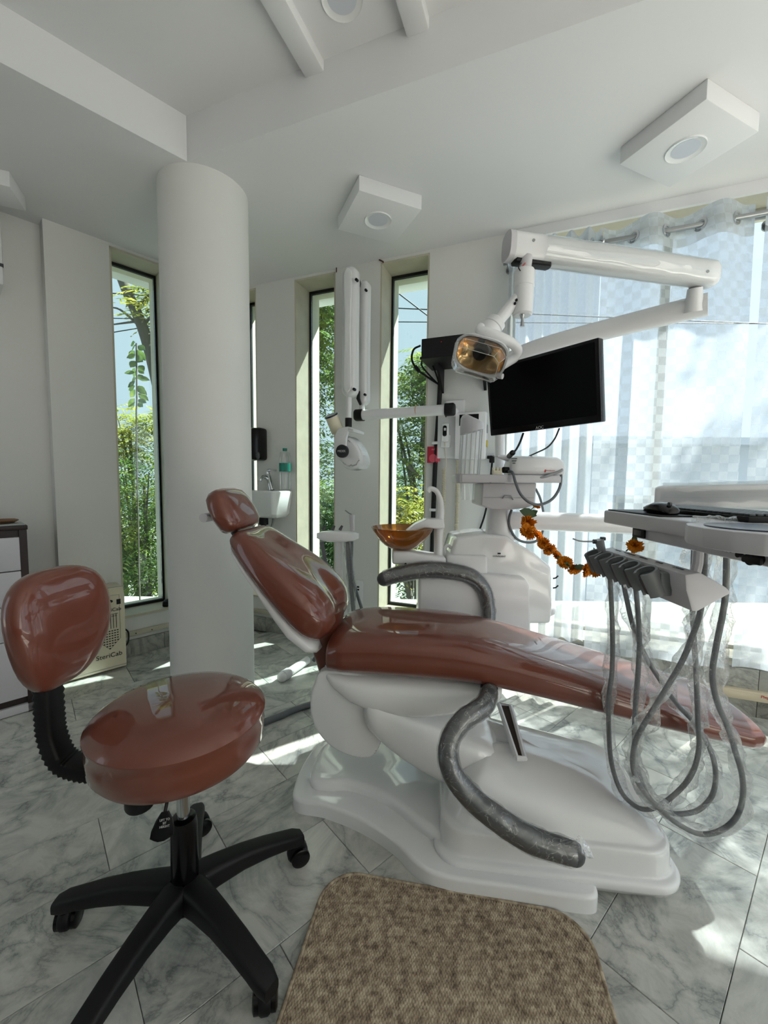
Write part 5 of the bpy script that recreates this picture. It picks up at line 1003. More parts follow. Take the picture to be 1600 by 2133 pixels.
m_ = MB(); m_.box(BW(0.725, -0.03, 1.345), (0.03, 0.03, 0.045), RB, 0.006); m_.box(BW(0.706, -0.03, 1.357), (0.02, 0.024, 0.02), RB, 0.004); obj('plug_body', m_, M_BLACK, pg)
m_ = MB(); m_.tube([BW(0.727, -0.03, 1.33), BW(0.722, -0.03, 1.25), BW(0.715, -0.025, 1.15), BW(0.69, -0.02, 1.0), BW(0.65, -0.02, 0.86), BW(0.63, -0.02, 0.7)], 0.006, 8, 6); obj('cord', m_, M_BLACK, pg, sharp=80)
def coil(s, z0, z1, label):
    n = int((z0 - z1) / 0.0085); P = [BW(s + 0.0105 * math.cos(t), -0.025 + 0.0105 * math.sin(t), lerp(z0, z1, k / (n * 8))) for k in range(n * 8 + 1) for t in [2 * math.pi * k / 8]]
    r = thing('coiled_cord', label, 'cord', BW(s, -0.025, z1)); m_ = MB(); m_.tube(P, 0.0032, 5); obj('coil', m_, M_CREAM, r, sharp=80); return r
c_ = coil(0.425, 1.285, 0.62, 'cream coiled cord hanging from the x-ray hand switch')
m_ = MB(); m_.tube([BW(0.435, -0.055, 1.455), BW(0.436, -0.04, 1.38), BW(0.44, -0.03, 1.31), BW(0.426, -0.025, 1.285)], 0.003, 6, 5); obj('lead', m_, M_CREAM, c_)
coil(0.515, 1.345, 0.70, 'cream coiled cord behind the hanging beaker')
card = thing('hanging_card', 'red printed card hung on the black wall cable', 'card', BW(0.362, -0.03, 1.33))
m_ = MB(); m_.box(BW(0.348, -0.03, 1.378), (0.072, 0.002, 0.105), RB); obj('card', m_, mat('red_card', rgb(170, 30, 52), 0.5), card)
m_ = MB(); m_.cyl(BW(0.352, -0.0312, 1.355), BW(0.352, -0.033, 1.355), 0.027, n=24); m_.box(BW(0.385, -0.032, 1.345), (0.03, 0.002, 0.022), RB); obj('rosette', m_, mat('pink_print', rgb(206, 84, 100), 0.6), card)
text('lettering', 'clo!', 0.016, frame(BW(0.352, -0.0315, 1.412), BD, UZ), mat('pink_ink', rgb(228, 160, 168), 0.6), card)
dvr = thing('video_recorder', 'black video recorder box high on the wall beside the narrow window', 'recorder', BP(930, 745, -0.12))
fl_, fr_ = BP(878, 706, -0.26), BP(878, 744, -0.26); s0_ = (fl_ - B0).dot(BD); zt_, zb_ = fl_.z, fr_.z
m_ = MB(); wbox(m_, BW, RB, s0_, s0_ + 0.40, -0.26, -0.03, zb_, zt_, 0.004); obj('case', m_, M_BLACK, dvr)
m_ = MB(); m_.cyl(BW(s0_ + 0.12, -0.262, zt_ - 0.03), BW(s0_ + 0.12, -0.258, zt_ - 0.03), 0.003, n=8); obj('power_light', m_, M_INKR, dvr)
shf = thing('wall_shelf', 'black bracket shelf under the video recorder', 'shelf', BW(s0_ + 0.2, -0.12, zb_ - 0.02))
m_ = MB(); wbox(m_, BW, RB, s0_ - 0.005, s0_ + 0.42, -0.27, 0.0, zb_ - 0.014, zb_, 0.002); obj('board', m_, M_BLACK, shf)
for ss in (0.07, 0.34):
    m_ = MB(); m_.prism([(0, 0), (-0.17, 0), (-0.012, -0.15), (0, -0.15)], -0.008, 0.008, frame(BW(s0_ + ss, -0.002, zb_ - 0.014), BN, UZ)); obj('bracket', m_, M_BLACK, shf)
cab = thing('black_cable', 'black cable bundle running down the wall from the video recorder', 'cable', BW(0.36, -0.02, 0.9))
m_ = MB(); m_.tube([BP(917, 800, -0.02), BP(913, 870, -0.018), BP(906, 980, -0.018), BP(900, 1150, -0.018), BP(897, 1240, -0.018)], 0.0155, 10, 5, flat=None); obj('trunk', m_, M_BLACK, cab, sharp=80)
for k, pts in enumerate((((876, 720, -0.15), (862, 728, -0.14), (858, 748, -0.12), (868, 768, -0.10), (890, 785, -0.06), (913, 800, -0.03)), ((880, 746, -0.12), (879, 762, -0.1), (895, 782, -0.06), (914, 802, -0.03)), ((895, 748, -0.12), (905, 770, -0.1), (912, 790, -0.05), (916, 806, -0.02)), ((915, 748, -0.10), (918, 775, -0.06), (917, 800, -0.02)))):
    m_ = MB(); m_.tube([BP(*p) for p in pts], 0.0065 if k == 0 else 0.0055, 8, 6); obj('lead', m_, M_BLACK, cab, sharp=80)
m_ = MB(); m_.cyl(BP(864, 762, -0.11), BP(873, 774, -0.09), 0.012, n=10); obj('ferrite', m_, M_BLACK, cab)
for py in (923, 1062):
    m_ = MB(); q = BP(907 - (py - 923) * 0.04, py, -0.02); m_.box(q, (0.04, 0.035, 0.018), RB, 0.003); obj('clip', m_, M_PLAST, cab)
out_ = thing('wall_outlet', 'white wall socket plate behind the backrest', 'socket', BP(750, 1232, -0.006))
m_ = MB(); pA, pB = BP(742, 1208, 0), BP(757, 1257, 0); sA, sB = (pA - B0).dot(BD), (pB - B0).dot(BD); wbox(m_, BW, RB, sA, sB, -0.012, 0, pB.z, pA.z, 0.003); obj('plate', m_, M_PLAST, out_)
for dz in (0.04, 0.06):
    m_ = MB(); wbox(m_, BW, RB, sA + 0.012, sA + 0.03, -0.0135, -0.011, pA.z - dz - 0.012, pA.z - dz); obj('socket_hole', m_, M_BLACK, out_)
# loose wire ends at the window heads
for k, (px, py, dx) in enumerate(((701, 553, 0), (790, 541, 8))):
    m_ = MB(); m_.tube([BP(px, py, -0.004), BP(px + dx, py + 4, -0.012), BP(px + dx, py + 14 - dx, -0.006)], 0.004, 6, 5); obj('wire_end', m_, mat('dark_red_wire', rgb(80, 28, 26), 0.5), None, sharp=80, label=('short dark wire end hanging at the window head beside the x-ray arm', 'short dark wire end above the window behind the amber bowl')[k], cat='wire')
# ------------------------------------------------------------------ basin, tap, bottle, soap dispenser
sink = thing('wash_basin', 'small white wall basin between two narrow windows', 'basin', BP(570, 1060, -0.1))
sl_, sr_ = -1.17, -0.742; zt_ = BP(612, 1021, -0.0).z - 0.004
m_ = MB(); st = []
def brect(z, s0, s1, t0, t1, r):
    return [BW(p[0], p[1], z) for p in ov(s0, s1, t0, t1, r, 6)]
rings = [brect(zt_ - 0.20, sl_ + 0.08, sr_ - 0.05, -0.17, -0.002, 0.03), brect(zt_ - 0.17, sl_ + 0.04, sr_ - 0.02, -0.21, -0.002, 0.03), brect(zt_ - 0.01, sl_, sr_, -0.25, -0.002, 0.025), brect(zt_, sl_ + 0.006, sr_ - 0.006, -0.244, -0.004, 0.022), brect(zt_, sl_ + 0.03, sr_ - 0.09, -0.225, -0.07, 0.03), brect(zt_ - 0.03, sl_ + 0.04, sr_ - 0.10, -0.215, -0.08, 0.03), brect(zt_ - 0.11, sl_ + 0.09, sr_ - 0.15, -0.18, -0.10, 0.03)]
m_.loft(rings); obj('bowl', m_, M_GLOSSW, sink, sharp=40)
m_ = MB(); q = BP(549, 1076, -0.12); m_.cyl(q + UZ * 0.02, q - UZ * 0.06, 0.035); m_.cyl(q - UZ * 0.06, q - UZ * 0.22, 0.02); obj('bottle_trap', m_, M_BLACK, sink)
m_ = MB(); m_.tube([BP(570, 1072, -0.06), BP(568, 1090, -0.06), BP(560, 1110, -0.07)], 0.008, 8, 5); obj('supply_hose', m_, M_STEEL, sink)
fa = thing('basin_tap', 'chrome single-lever tap on the wash basin', 'tap', BP(565, 1020, -0.06))
f0, f1 = BP(566, 1021, -0.055), BP(559, 993, -0.055)
m_ = MB(); m_.tube([f0, f1, lerp(f0, f1, 1.18)], [0.027, 0.022, 0.017], 16); obj('body', m_, M_CHROME, fa, sharp=50)
m_ = MB(); m_.tube([lerp(f0, f1, 0.75), BP(551, 993, -0.09), BP(543, 998, -0.14), BP(541, 1002, -0.145)], [0.018, 0.016, 0.013, 0.012], 12, 4); obj('spout', m_, M_CHROME, fa, sharp=60)
m_ = MB(); m_.tube([lerp(f0, f1, 1.1), BP(558, 981, -0.06), BP(566, 979, -0.06), BP(576, 980, -0.05)], [0.016, 0.012, 0.007, 0.006], 10, 4); obj('lever', m_, M_CHROME, fa, sharp=60)
bt = thing('water_bottle', 'clear plastic water bottle with teal cap and label on the basin edge', 'bottle', BP(594, 1020, -0.05))
b0_, b1_ = BP(594, 1020, -0.05), BP(591, 934, -0.05); bh = (b1_ - b0_).length; bu = (b1_ - b0_).normalized(); BMx = Matrix.Translation(b0_)
pf = [(0.0, 0.0), (0.040, 0.0)]
for k in range(9): pf += [(0.044, 0.008 + k * 0.014), (0.0415, 0.015 + k * 0.014)]
pf += [(0.043, 0.135), (0.043, 0.20), (0.044, 0.215), (0.042, 0.25), (0.034, 0.28), (0.02, bh - 0.03), (0.0135, bh - 0.018), (0.0, bh - 0.017)]
m_ = MB(); m_.lathe(pf, BMx, 28); obj('body', m_, M_CLEAR, bt, sharp=60)
M_TEAL = mat('teal_label', rgb(32, 128, 112), 0.4)
m_ = MB(); m_.lathe([(0.0436, 0.137), (0.0436, 0.198)], BMx, 28, False); obj('label', m_, M_TEAL, bt)
m_ = MB(); m_.lathe([(0.0, bh - 0.02), (0.0165, bh - 0.02), (0.0165, bh), (0.0, bh)], BMx, 20); obj('cap', m_, M_TEAL, bt)
sd_ = thing('soap_dispenser', 'black wall soap dispenser above the wash basin', 'dispenser', BP(545, 958, -0.04))
m_ = MB(); pA, pB = BP(531, 894, -0.0), BP(559, 960, -0.0); sA, sB = (pA - B0).dot(BD), (pB - B0).dot(BD); wbox(m_, BW, RB, sA, sB, -0.10, 0.0, pB.z, pA.z, 0.022); obj('case', m_, M_BLACKG, sd_)
m_ = MB(); q = BP(537, 949, -0.10); m_.sphere(q, (0.016, 0.010, 0.03)); obj('push_pad', m_, M_DGREY, sd_)
# ------------------------------------------------------------------ sterilising cabinet under the left window wall
ST = -0.186; stz = 0.525
st_ = thing('sterilizer_cabinet', 'cream sterilising cabinet with black lettering standing on the floor', 'sterilizer', LW(-1.1, ST / 2, 0))
m_ = MB(); m_.prism([(ST, 0.012), (ST, stz - 0.045), (ST + 0.03, stz), (-0.024, stz), (-0.024, 0.012)], 0, 0.43, Matrix(((LN.x, 0, LD.x, 0), (LN.y, 0, LD.y, 0), (0, 1, 0, 0), (0, 0, 0, 1))).__class__(((LN.x, 0, LD.x, LW(-1.31, 0, 0).x), (LN.y, 0, LD.y, LW(-1.31, 0, 0).y), (0, 1, 0, 0), (0, 0, 0, 1))), 0.008, 2); obj('case', m_, M_CREAM, st_, sharp=40)
def SF(px, py): return LP(px, py, ST - 0.0015)
for py0, py1 in ((1226, 1221), (1398, 1380)):
    m_ = MB(); q0, q1 = LP(205, py0, ST - 0.001), LP(265, py1, ST - 0.001); zz = (q0.z + q1.z) / 2; m_.box(LW(-1.095, ST - 0.0005, zz), (0.425, 0.002, 0.003), RL); obj('door_seam', m_, M_GREYP, st_)
zp = LambdaZ = None
fz = lambda px, py: SF(px, py)
q = fz(228, 1366); text('lettering', 'SteriCab', 0.040, frame(q, LD, UZ), M_INK, st_)
q = fz(232, 1271); text('lettering', 'SteriCab', 0.030, frame(q, LD, UZ), M_INK, st_)
q = fz(236, 1279); text('lettering', 'ultraviolet\nCabinet', 0.012, frame(q + UZ * -0.006, LD, UZ), M_INK, st_)
q = fz(247, 1253); m_ = MB(); m_.box(q, (0.022, 0.002, 0.032), RL); obj('black_square', m_, M_INK, st_)
q = fz(228, 1255); m_ = MB(); m_.tube([q + LD * -0.02 - UZ * 0.012, q + LD * -0.008 + UZ * 0.004, q + LD * 0.006 + UZ * 0.010, q + LD * 0.014 + UZ * 0.004, q + LD * 0.008 - UZ * 0.002], [0.001, 0.003, 0.005, 0.005, 0.002], 6, 4); obj('bird_emblem', m_, M_INK, st_)
qa, qb, qc_ = fz(248, 1238), fz(252, 1328), fz(230, 1353)
m_ = MB(); lft = qa - LD * 0.115
m_.tube([lft, qa, V((qa.x, qa.y, qb.z)), V((qa.x, qa.y, 0)) - LD * 0.058 + UZ * qc_.z, V((lft.x, lft.y, qb.z)), lft], 0.0008, 4); obj('panel_outline', m_, M_INK, st_)
m_ = MB()
for r in range(8):
    for c in range(7):
        z = lerp(qb.z + 0.055, qc_.z + 0.006, r / 7); lim = 1.0 if r < 4 else (8 - r) / 4.6
        if abs(c - 3) / 3.5 <= lim: m_.box(V((qa.x, qa.y, z)) - LD * (0.058 + (c - 3) * 0.0145), (0.009, 0.0016, 0.006), RL)
g_ = obj('dot_print', m_, M_INK, st_, sharp=None); g_['kind'] = 'stuff'
m_ = MB()
for c in range(6): m_.box(V((qa.x, qa.y, qb.z + 0.115)) - LD * (0.02 + c * 0.015), (0.003, 0.0016, 0.09), RL)
g_ = obj('bar_print', m_, M_INK, st_, sharp=None); g_['kind'] = 'stuff'
q = fz(183, 1376); m_ = MB(); m_.box(q - LD * 0.02, (0.05, 0.004, 0.03), RL, 0.004); obj('switch_recess', m_, M_BLACK, st_)
m_ = MB(); q = LW(-0.86, -0.08, 0.22); m_.tube([q, q + LD * 0.02 - UZ * 0.03, q + LD * 0.018 - UZ * 0.09, q - UZ * 0.12], 0.005, 8, 5); m_.cyl(LW(-0.88, -0.08, 0.27), LW(-0.865, -0.08, 0.27), 0.02, n=14); obj('mains_lead', m_, M_BLACK, st_, sharp=60)
# ------------------------------------------------------------------ drawer chest at the left edge
CT = -0.403; cs1 = -1.353; ctop = LP(55, 1094, CT).z
chest = thing('drawer_chest', 'white drawer chest with dark brown frame at the left edge', 'drawer chest', LW(cs1 - 0.4, -0.2, 0))
M_BRN = mat('dark_brown_laminate', rgb(38, 22, 20), 0.4); M_WLAM = mat('white_laminate', rgb(214, 212, 218), 0.35)
m_ = MB(); wbox(m_, LW, RL, cs1 - 0.8, cs1, CT + 0.02, 0.06, 0.0, ctop - 0.02, 0.002); obj('carcass', m_, M_BRN, chest, sharp=None)
m_ = MB(); wbox(m_, LW, RL, cs1 - 0.8, cs1 + 0.004, CT - 0.004, 0.06, ctop - 0.022, ctop, 0.003); obj('top_board', m_, M_BRN, chest)
m_ = MB(); wbox(m_, LW, RL, cs1 - 0.8, cs1 - 0.004, CT + 0.002, 0.05, ctop, ctop + 0.006, 0.002); obj('glass_top', m_, mat('grey_glass_top', rgb(150, 156, 154), 0.1, coat=0.5), chest)
zs = [LP(40, py, CT).z for py in (1118, 1189, 1261, 1333, 1456)] + [0.10]
zs2 = [(zs[0], zs[1]), (zs[1], zs[2]), (zs[2], zs[3]), (zs[3], zs[4])]
for za, zb in zs2:
    m_ = MB(); wbox(m_, LW, RL, cs1 - 0.77, cs1 - 0.03, CT, CT + 0.02, zb + 0.0025, za - 0.0025, 0.002); obj('drawer', m_, M_WLAM, chest)
zz = LP(40, 1470, CT).z; m_ = MB(); wbox(m_, LW, RL, cs1 - 0.77, cs1 - 0.0, CT, CT + 0.02, 0.004, zz, 0.002); obj('plinth', m_, M_WLAM, chest)
m_ = MB(); wbox(m_, LW, RL, cs1 - 0.03, cs1, CT, CT + 0.02, 0.0, ctop - 0.022); obj('frame_edge', m_, M_BRN, chest, sharp=None)
pl = LP(2, 1082, CT + 0.14); m_ = MB(); m_.lathe([(0.0, 0.0), (0.05, 0.0), (0.07, 0.012), (0.066, 0.016), (0.045, 0.006), (0.0, 0.006)], Matrix.Translation(V((pl.x, pl.y, ctop + 0.0065))), 28); obj('brown_dish', m_, mat('brown_wood', rgb(120, 86, 56), 0.5), None, label='small brown dish on top of the drawer chest', cat='dish')
# split air conditioner just inside the left edge
acr = LP(4, 500, 0.09); sa = (acr - L0).dot(LD); zA, zB = LP(2, 448, -0.06).z, LP(2, 598, -0.06).z
ac_ = thing('air_conditioner', 'white wall air conditioner cut by the left edge of the picture', 'air conditioner', LW(sa - 0.4, 0.0, zB))
sa2 = (LP(4, 500, -0.1) - L0).dot(LD)
m_ = MB(); wbox(m_, LW, RL, sa2 - 0.8, sa2, -0.1, 0.095, zB, zA, 0.012); obj('case', m_, M_PLAST, ac_)
zm = LP(2, 552, -0.1).z; m_ = MB(); wbox(m_, LW, RL, sa2 - 0.79, sa2 + 0.001, -0.103, -0.02, zm - 0.008, zm + 0.008); obj('louvre', m_, M_DGREY, ac_)
# ------------------------------------------------------------------ ceiling lights
M_LENS = mat('downlight_lens', rgb(206, 210, 220), 0.4)
def downlight(root, c):
    m_ = MB(); m_.lathe([(0.050, 0.0), (0.066, -0.002), (0.072, -0.006), (0.074, 0.002), (0.074, 0.004)], Matrix.Translation(c), 40, False); obj('rim', m_, M_GLOSSW, root, sharp=60)
    m_ = MB(); m_.lathe([(0.0, -0.001), (0.052, -0.001), (0.052, 0.003), (0.0, 0.003)], Matrix.Translation(c), 40); obj('lens', m_, M_LENS, root)
ya = math.radians(23.7); RY = Matrix.Rotation(ya, 3, 'Z'); DROP = 0.072
for k, (cx, cy, sx, sy, lab) in enumerate(((1.2525, 1.844, 0.345, 0.345, 'square ceiling light box nearest the curtains'), (-0.0485, 2.338, 0.345, 0.345, 'square ceiling light box above the narrow windows'), (-2.03, 2.135, 0.345, 0.2, 'ceiling light box at the left edge of the picture'))):
    r = thing('ceiling_light', lab, 'ceiling light', V((cx, cy, ZC - DROP)), 'boxed ceiling downlights')
    m_ = MB(); m_.box((cx, cy, ZC - DROP / 2), (sx, sy, DROP), RY, 0.003); obj('box', m_, M_CEIL, r)
    downlight(r, V((cx, cy, ZC - DROP - 0.0005)))
c = AZ(712, -4, ZU); r = thing('ceiling_light', 'round downlight set in the raised ceiling between the ribs', 'ceiling light', V((c.x, c.y, ZU - 0.006)), 'boxed ceiling downlights'); r['group'] = 'ceiling downlights'; downlight(r, V((c.x, c.y, ZU - 0.0005)))
# ------------------------------------------------------------------ pipes on the floor
pp = thing('drain_pipe', 'white plastic drain pipe with elbow lying on the floor by the pillar', 'pipe', AZ(600, 1405, 0.0))
p0, p1, p2 = AZ(588, 1410, 0.026), AZ(640, 1375, 0.026), AZ(690, 1345, 0.026)
m_ = MB(); m_.cyl(lerp(p0, p1, 0.1), p1, 0.026, n=20); obj('pipe', m_, M_PLAST, pp)
m_ = MB(); m_.cyl(p1 - (p1 - p0) * 0.02, p2, 0.018, n=16); obj('flexible_tube', m_, M_CLEAR, pp)
d_ = (p1 - p0).normalized(); m_ = MB(); m_.cyl(p0 + d_ * 0.01, p0 + d_ * 0.06, 0.032, n=20); m_.sphere(p0 + d_ * 0.0, 0.031); obj('elbow', m_, M_PLAST, pp, sharp=50)
fh = MB(); fh.tube([AZ(540, 1508, 0.016), AZ(580, 1493, 0.016), AZ(620, 1476, 0.016), AZ(664, 1464, 0.016), AZ(760, 1450, 0.016), AZ(850, 1445, 0.016)], 0.016, 12, 6); obj('floor_cable', fh, M_HOSE, None, sharp=80, label='thick grey supply cable on the floor running under the dental chair', cat='cable')

# small things: latches on the window ledge, black rag on the left sill, blue tube behind the chair
for k, (px, py, w_, lab) in enumerate(((1471, 1361, 0.03, 'small dark metal latch on the ledge behind the hoses'), (1530, 1373, 0.07, 'flat metal latch plate on the ledge at the right'))):
    c = BP(px, py, -0.012); lt = thing('window_latch', lab, 'latch', c); m_ = MB(); m_.box(c, (w_, 0.02, 0.018 + (0.02 if k == 0 else 0)), RB, 0.002); obj('plate', m_, M_ALU, lt); m_ = MB(); m_.cyl(c - BN * 0.01, c - BN * 0.016, 0.005, n=10); obj('bolt', m_, M_BLACK, lt)
c = LW(-0.545, 0.05, SILL + 0.02); m_ = MB(); rnd = random.Random(3)
m_.sphere(c + UZ * 0.006, (0.03, 0.05, 0.028), None, 20, 12)
for v in m_.bm.verts: v.co += V((noise.noise(v.co * 40), noise.noise(v.co * 40 + V((7, 0, 0))), noise.noise(v.co * 40 + V((0, 7, 0))))) * 0.02
obj('cloth_rag', m_, M_BLACK, None, sharp=60, label='crumpled black cloth on the sill of the left window', cat='cloth')
m_ = MB(); m_.tube([A(716, 1310, 2.42), A(722, 1296, 2.4), A(732, 1292, 2.38), A(737, 1305, 2.38), A(735, 1330, 2.4), A(728, 1400, 2.42)], 0.007, 8, 6); obj('blue_tube', m_, mat('blue_hose', rgb(44, 92, 150), 0.4), None, sharp=80, label='thin blue air tube behind the dental chair', cat='tube')
# ------------------------------------------------------------------ outside: ground, trees, house, wires
m_ = MB(); m_.faces([(-40, -30, -3.8), (45, -30, -3.8), (45, 60, -3.8), (-40, 60, -3.8)], [(0, 1, 2, 3)]); obj('ground', m_, mat('dusty_ground', rgb(120, 122, 116), 0.95, vary=0.2, vscale=0.6), kind='structure', sharp=None)
def foliage_mat(name, c1, c2, c3, sc=1.2):
    m = bpy.data.materials.new(name); m.use_nodes = True; nt = m.node_tree; L = nt.links.new; nt.nodes.remove(nt.nodes['Principled BSDF']); out = nt.nodes['Material Output']
    tc = nt.nodes.new('ShaderNodeTexCoord'); n = nt.nodes.new('ShaderNodeTexNoise'); n.inputs['Scale'].default_value = sc; n.inputs['Detail'].default_value = 8; n.inputs['Roughness'].default_value = 0.8; L(tc.outputs['Object'], n.inputs['Vector'])
    col = ramp(nt, n.outputs['Fac'], [(0.36, c1), (0.5, c2), (0.64, c3)])
    d = nt.nodes.new('ShaderNodeBsdfDiffuse'); t = nt.nodes.new('ShaderNodeBsdfTranslucent'); L(col, d.inputs[0]); L(col, t.inputs[0]); g = nt.nodes.new('ShaderNodeBsdfGlossy'); g.inputs['Roughness'].default_value = 0.4
    a = nt.nodes.new('ShaderNodeMixShader'); a.inputs[0].default_value = 0.4; L(d.outputs[0], a.inputs[1]); L(t.outputs[0], a.inputs[2]); b = nt.nodes.new('ShaderNodeMixShader'); b.inputs[0].default_value = 0.06; L(a.outputs[0], b.inputs[1]); L(g.outputs[0], b.inputs[2]); L(b.outputs[0], out.inputs[0]); return m
M_FOL = [foliage_mat('leaf_green', rgb(58, 84, 48), rgb(104, 132, 66), rgb(176, 178, 84)), foliage_mat('leaf_dark', rgb(44, 70, 44), rgb(76, 108, 64), rgb(120, 146, 84)), foliage_mat('leaf_yellow', rgb(92, 116, 54), rgb(160, 164, 70), rgb(214, 196, 92))]
M_BARK = mat('bark', rgb(86, 82, 74), 0.9, bump=0.6, bscale=20, vary=0.25, vscale=8)
def tree(label, base, crown, fm, seed, twigs=420, leaf_l=0.10, per=13, limbs=7, trunk_r=0.09):
    """crown: list of (centre, radius vector)"""
    rnd = random.Random(seed); root = thing('tree', label, 'tree', base, 'trees outside the windows')
    top = V(crown[0][0]); tr_ = MB(); tr_.tube([V(base), lerp(V(base), top, 0.5) + V((0.15, -0.1, 0)), top], [trunk_r, trunk_r * 0.7, trunk_r * 0.25], 9, 5); obj('trunk', tr_, M_BARK, root, sharp=80)
    for k in range(limbs):
        c, r = crown[k % len(crown)]; c = V(c); e = c + V((rnd.uniform(-0.8, 0.8) * r[0], rnd.uniform(-0.8, 0.8) * r[1], rnd.uniform(-0.3, 0.85) * r[2])); s0 = lerp(V(base), top, rnd.uniform(0.45, 0.85))
        b_ = MB(); b_.tube([s0, lerp(s0, e, 0.5) + V((0, 0, 0.12)), e], [trunk_r * 0.4, trunk_r * 0.22, trunk_r * 0.07], 6, 4); obj('branch', b_, M_BARK, root, sharp=80)
    verts, faces = [], []
    for k in range(twigs):
        c, r = crown[rnd.randrange(len(crown))]; c = V(c)
        while True:
            q = V((rnd.uniform(-1, 1), rnd.uniform(-1, 1), rnd.uniform(-1, 1)))
            if 0.12 < q.length < 1: break
        q = q * (0.55 + 0.45 * rnd.random()) if rnd.random() < 0.7 else q
        p = c + V((q.x * r[0], q.y * r[1], q.z * r[2])); az = rnd.uniform(0, 2 * math.pi); d = V((math.cos(az), math.sin(az), rnd.uniform(-0.5, 0.25))).normalized(); s_ = d.cross(UZ).normalized(); tl = leaf_l * per * 0.26
        for i in range(per):
            f = (i // 2 + 0.5) / (per / 2); pos = p + d * tl * f - UZ * 0.35 * tl * f * f; sg = 1 if i % 2 else -1
            ld = (s_ * sg + d * 0.55 - UZ * rnd.uniform(0.05, 0.5)).normalized(); up = ld.cross(d * sg).normalized(); wv_ = up.cross(ld); L_ = leaf_l * rnd.uniform(0.7, 1.15) * (1 - 0.3 * f); w_ = L_ * 0.17; b0 = len(verts)
            verts += [pos, pos + ld * L_ * 0.45 + wv_ * w_, pos + ld * L_ - UZ * 0.1 * L_, pos + ld * L_ * 0.45 - wv_ * w_]; faces.append((b0, b0 + 1, b0 + 2, b0 + 3))
    me = bpy.data.meshes.new('foliage'); T0 = V(base); me.from_pydata([v - T0 for v in verts], [], faces); me.materials.append(M_FOL[fm]); o = bpy.data.objects.new('foliage', me); COL.objects.link(o); o.parent = root; o['kind'] = 'stuff'; return root
def P(px, py, y): return A(px, py, y)
G = -3.8
t = P(285, 1040, 7.0); tree('bushy green tree low behind the left window', (t.x, t.y, G), [(P(300, 1010, 7), (1.3, 1.0, 0.9)), (P(260, 1120, 7), (1.4, 1.0, 1.0)), (P(320, 1180, 7), (1.2, 1, 0.9))], 0, 1, 900, 0.12)
t = P(270, 900, 7.8); tree('yellow-green tree crown in the middle of the left window', (t.x, t.y, G), [(P(270, 900, 7.8), (1.1, 0.9, 0.5)), (P(330, 880, 7.8), (0.9, 0.9, 0.4)), (P(230, 930, 7.8), (0.8, 0.8, 0.5))], 2, 2, 460, 0.12)
t = P(420, 1500, 4.7); tl_ = tree('leaning tree with a bare dark branch across the left window', (t.x, t.y, G), [(P(338, 640, 4.7), (0.35, 0.3, 0.18)), (P(325, 600, 4.8), (0.25, 0.2, 0.14))], 2, 3, 60, 0.10, limbs=2, trunk_r=0.06)
m_ = MB(); m_.tube([P(420, 1500, 4.7), P(372, 1000, 4.7), P(330, 800, 4.7), P(300, 690, 4.7), P(262, 600, 4.7), P(236, 530, 4.7)], [0.09, 0.08, 0.07, 0.06, 0.055, 0.05], 10, 6); obj('branch', m_, M_BARK, tl_, sharp=80)
for pts in (((300, 690), (275, 665), (250, 645), (232, 640)), ((292, 668), (265, 672), (235, 676)), ((296, 680), (318, 655), (335, 640)), ((306, 706), (322, 690), (338, 668)), ((285, 640), (310, 615), (340, 600)), ((262, 590), (240, 575), (228, 568))):
    m_ = MB(); m_.tube([P(*q, 4.7) for q in pts], [0.018, 0.012, 0.008], 6, 4); obj('twig', m_, M_BARK, tl_, sharp=80)
# heart-leaved sapling close to the glass
sp0 = thing('sapling', 'slim heart-leaved sapling close outside the left window', 'sapling', V((P(285, 1300, 4.0).x, P(285, 1300, 4.0).y, G)))
m_ = MB(); m_.tube([V((P(285, 1300, 4.0).x, 4.0, G)), P(286, 1000, 4.0), P(285, 830, 4.0), P(284, 715, 4.0)], 0.008, 6, 4); obj('stem', m_, M_BARK, sp0)
rnd = random.Random(5)
for k in range(26):
    py = 712 + k * 5.2 + rnd.uniform(-4, 4); sg = 1 if k % 2 else -1; c = P(285 + sg * rnd.uniform(1, 4), py, 4.0)
    obj('leaf', leaf(c, V((sg * rnd.uniform(0.4, 1), rnd.uniform(-0.4, 0.4), rnd.uniform(-0.9, -0.1))), V((rnd.uniform(-0.5, 0.5), -1, 0.5)), rnd.uniform(0.07, 0.11), rnd.uniform(0.025, 0.038)), M_FOL[0], sp0, sharp=80, recalc=False)
t = P(610, 900, 6.6); tree('tall dense tree filling the window beside the basin', (t.x, t.y, G), [(P(600, 660, 6.6), (1.2, 0.9, 1.0)), (P(660, 760, 6.6), (1.1, 0.9, 1.0)), (P(560, 820, 6.8), (1.1, 0.9, 1.0)), (P(660, 620, 6.8), (0.9, 0.8, 0.8)), (P(640, 960, 6.6), (1.1, 0.9, 0.8))], 0, 6, 1500, 0.13)
t = P(640, 1120, 5.6); tree('dark shrub-like tree low behind the middle window', (t.x, t.y, G), [(P(640, 1080, 5.6), (1.0, 0.8, 0.55)), (P(700, 1140, 5.6), (0.9, 0.8, 0.5))], 1, 7, 420, 0.11)
t = P(870, 900, 6.2); tree('tree crown with yellowing leaves behind the amber bowl window', (t.x, t.y, G), [(P(880, 830, 6.2), (0.75, 0.8, 0.75)), (P(840, 930, 6.2), (0.8, 0.8, 0.75)), (P(900, 770, 6.4), (0.45, 0.5, 0.4))], 0, 8, 640, 0.12)
t = P(850, 1040, 5.4); tree('low yellow-green tree behind the tap of the spittoon', (t.x, t.y, G), [(P(860, 1060, 5.4), (0.7, 0.6, 0.4)), (P(820, 1130, 5.4), (0.7, 0.6, 0.4))], 2, 9, 260, 0.11)
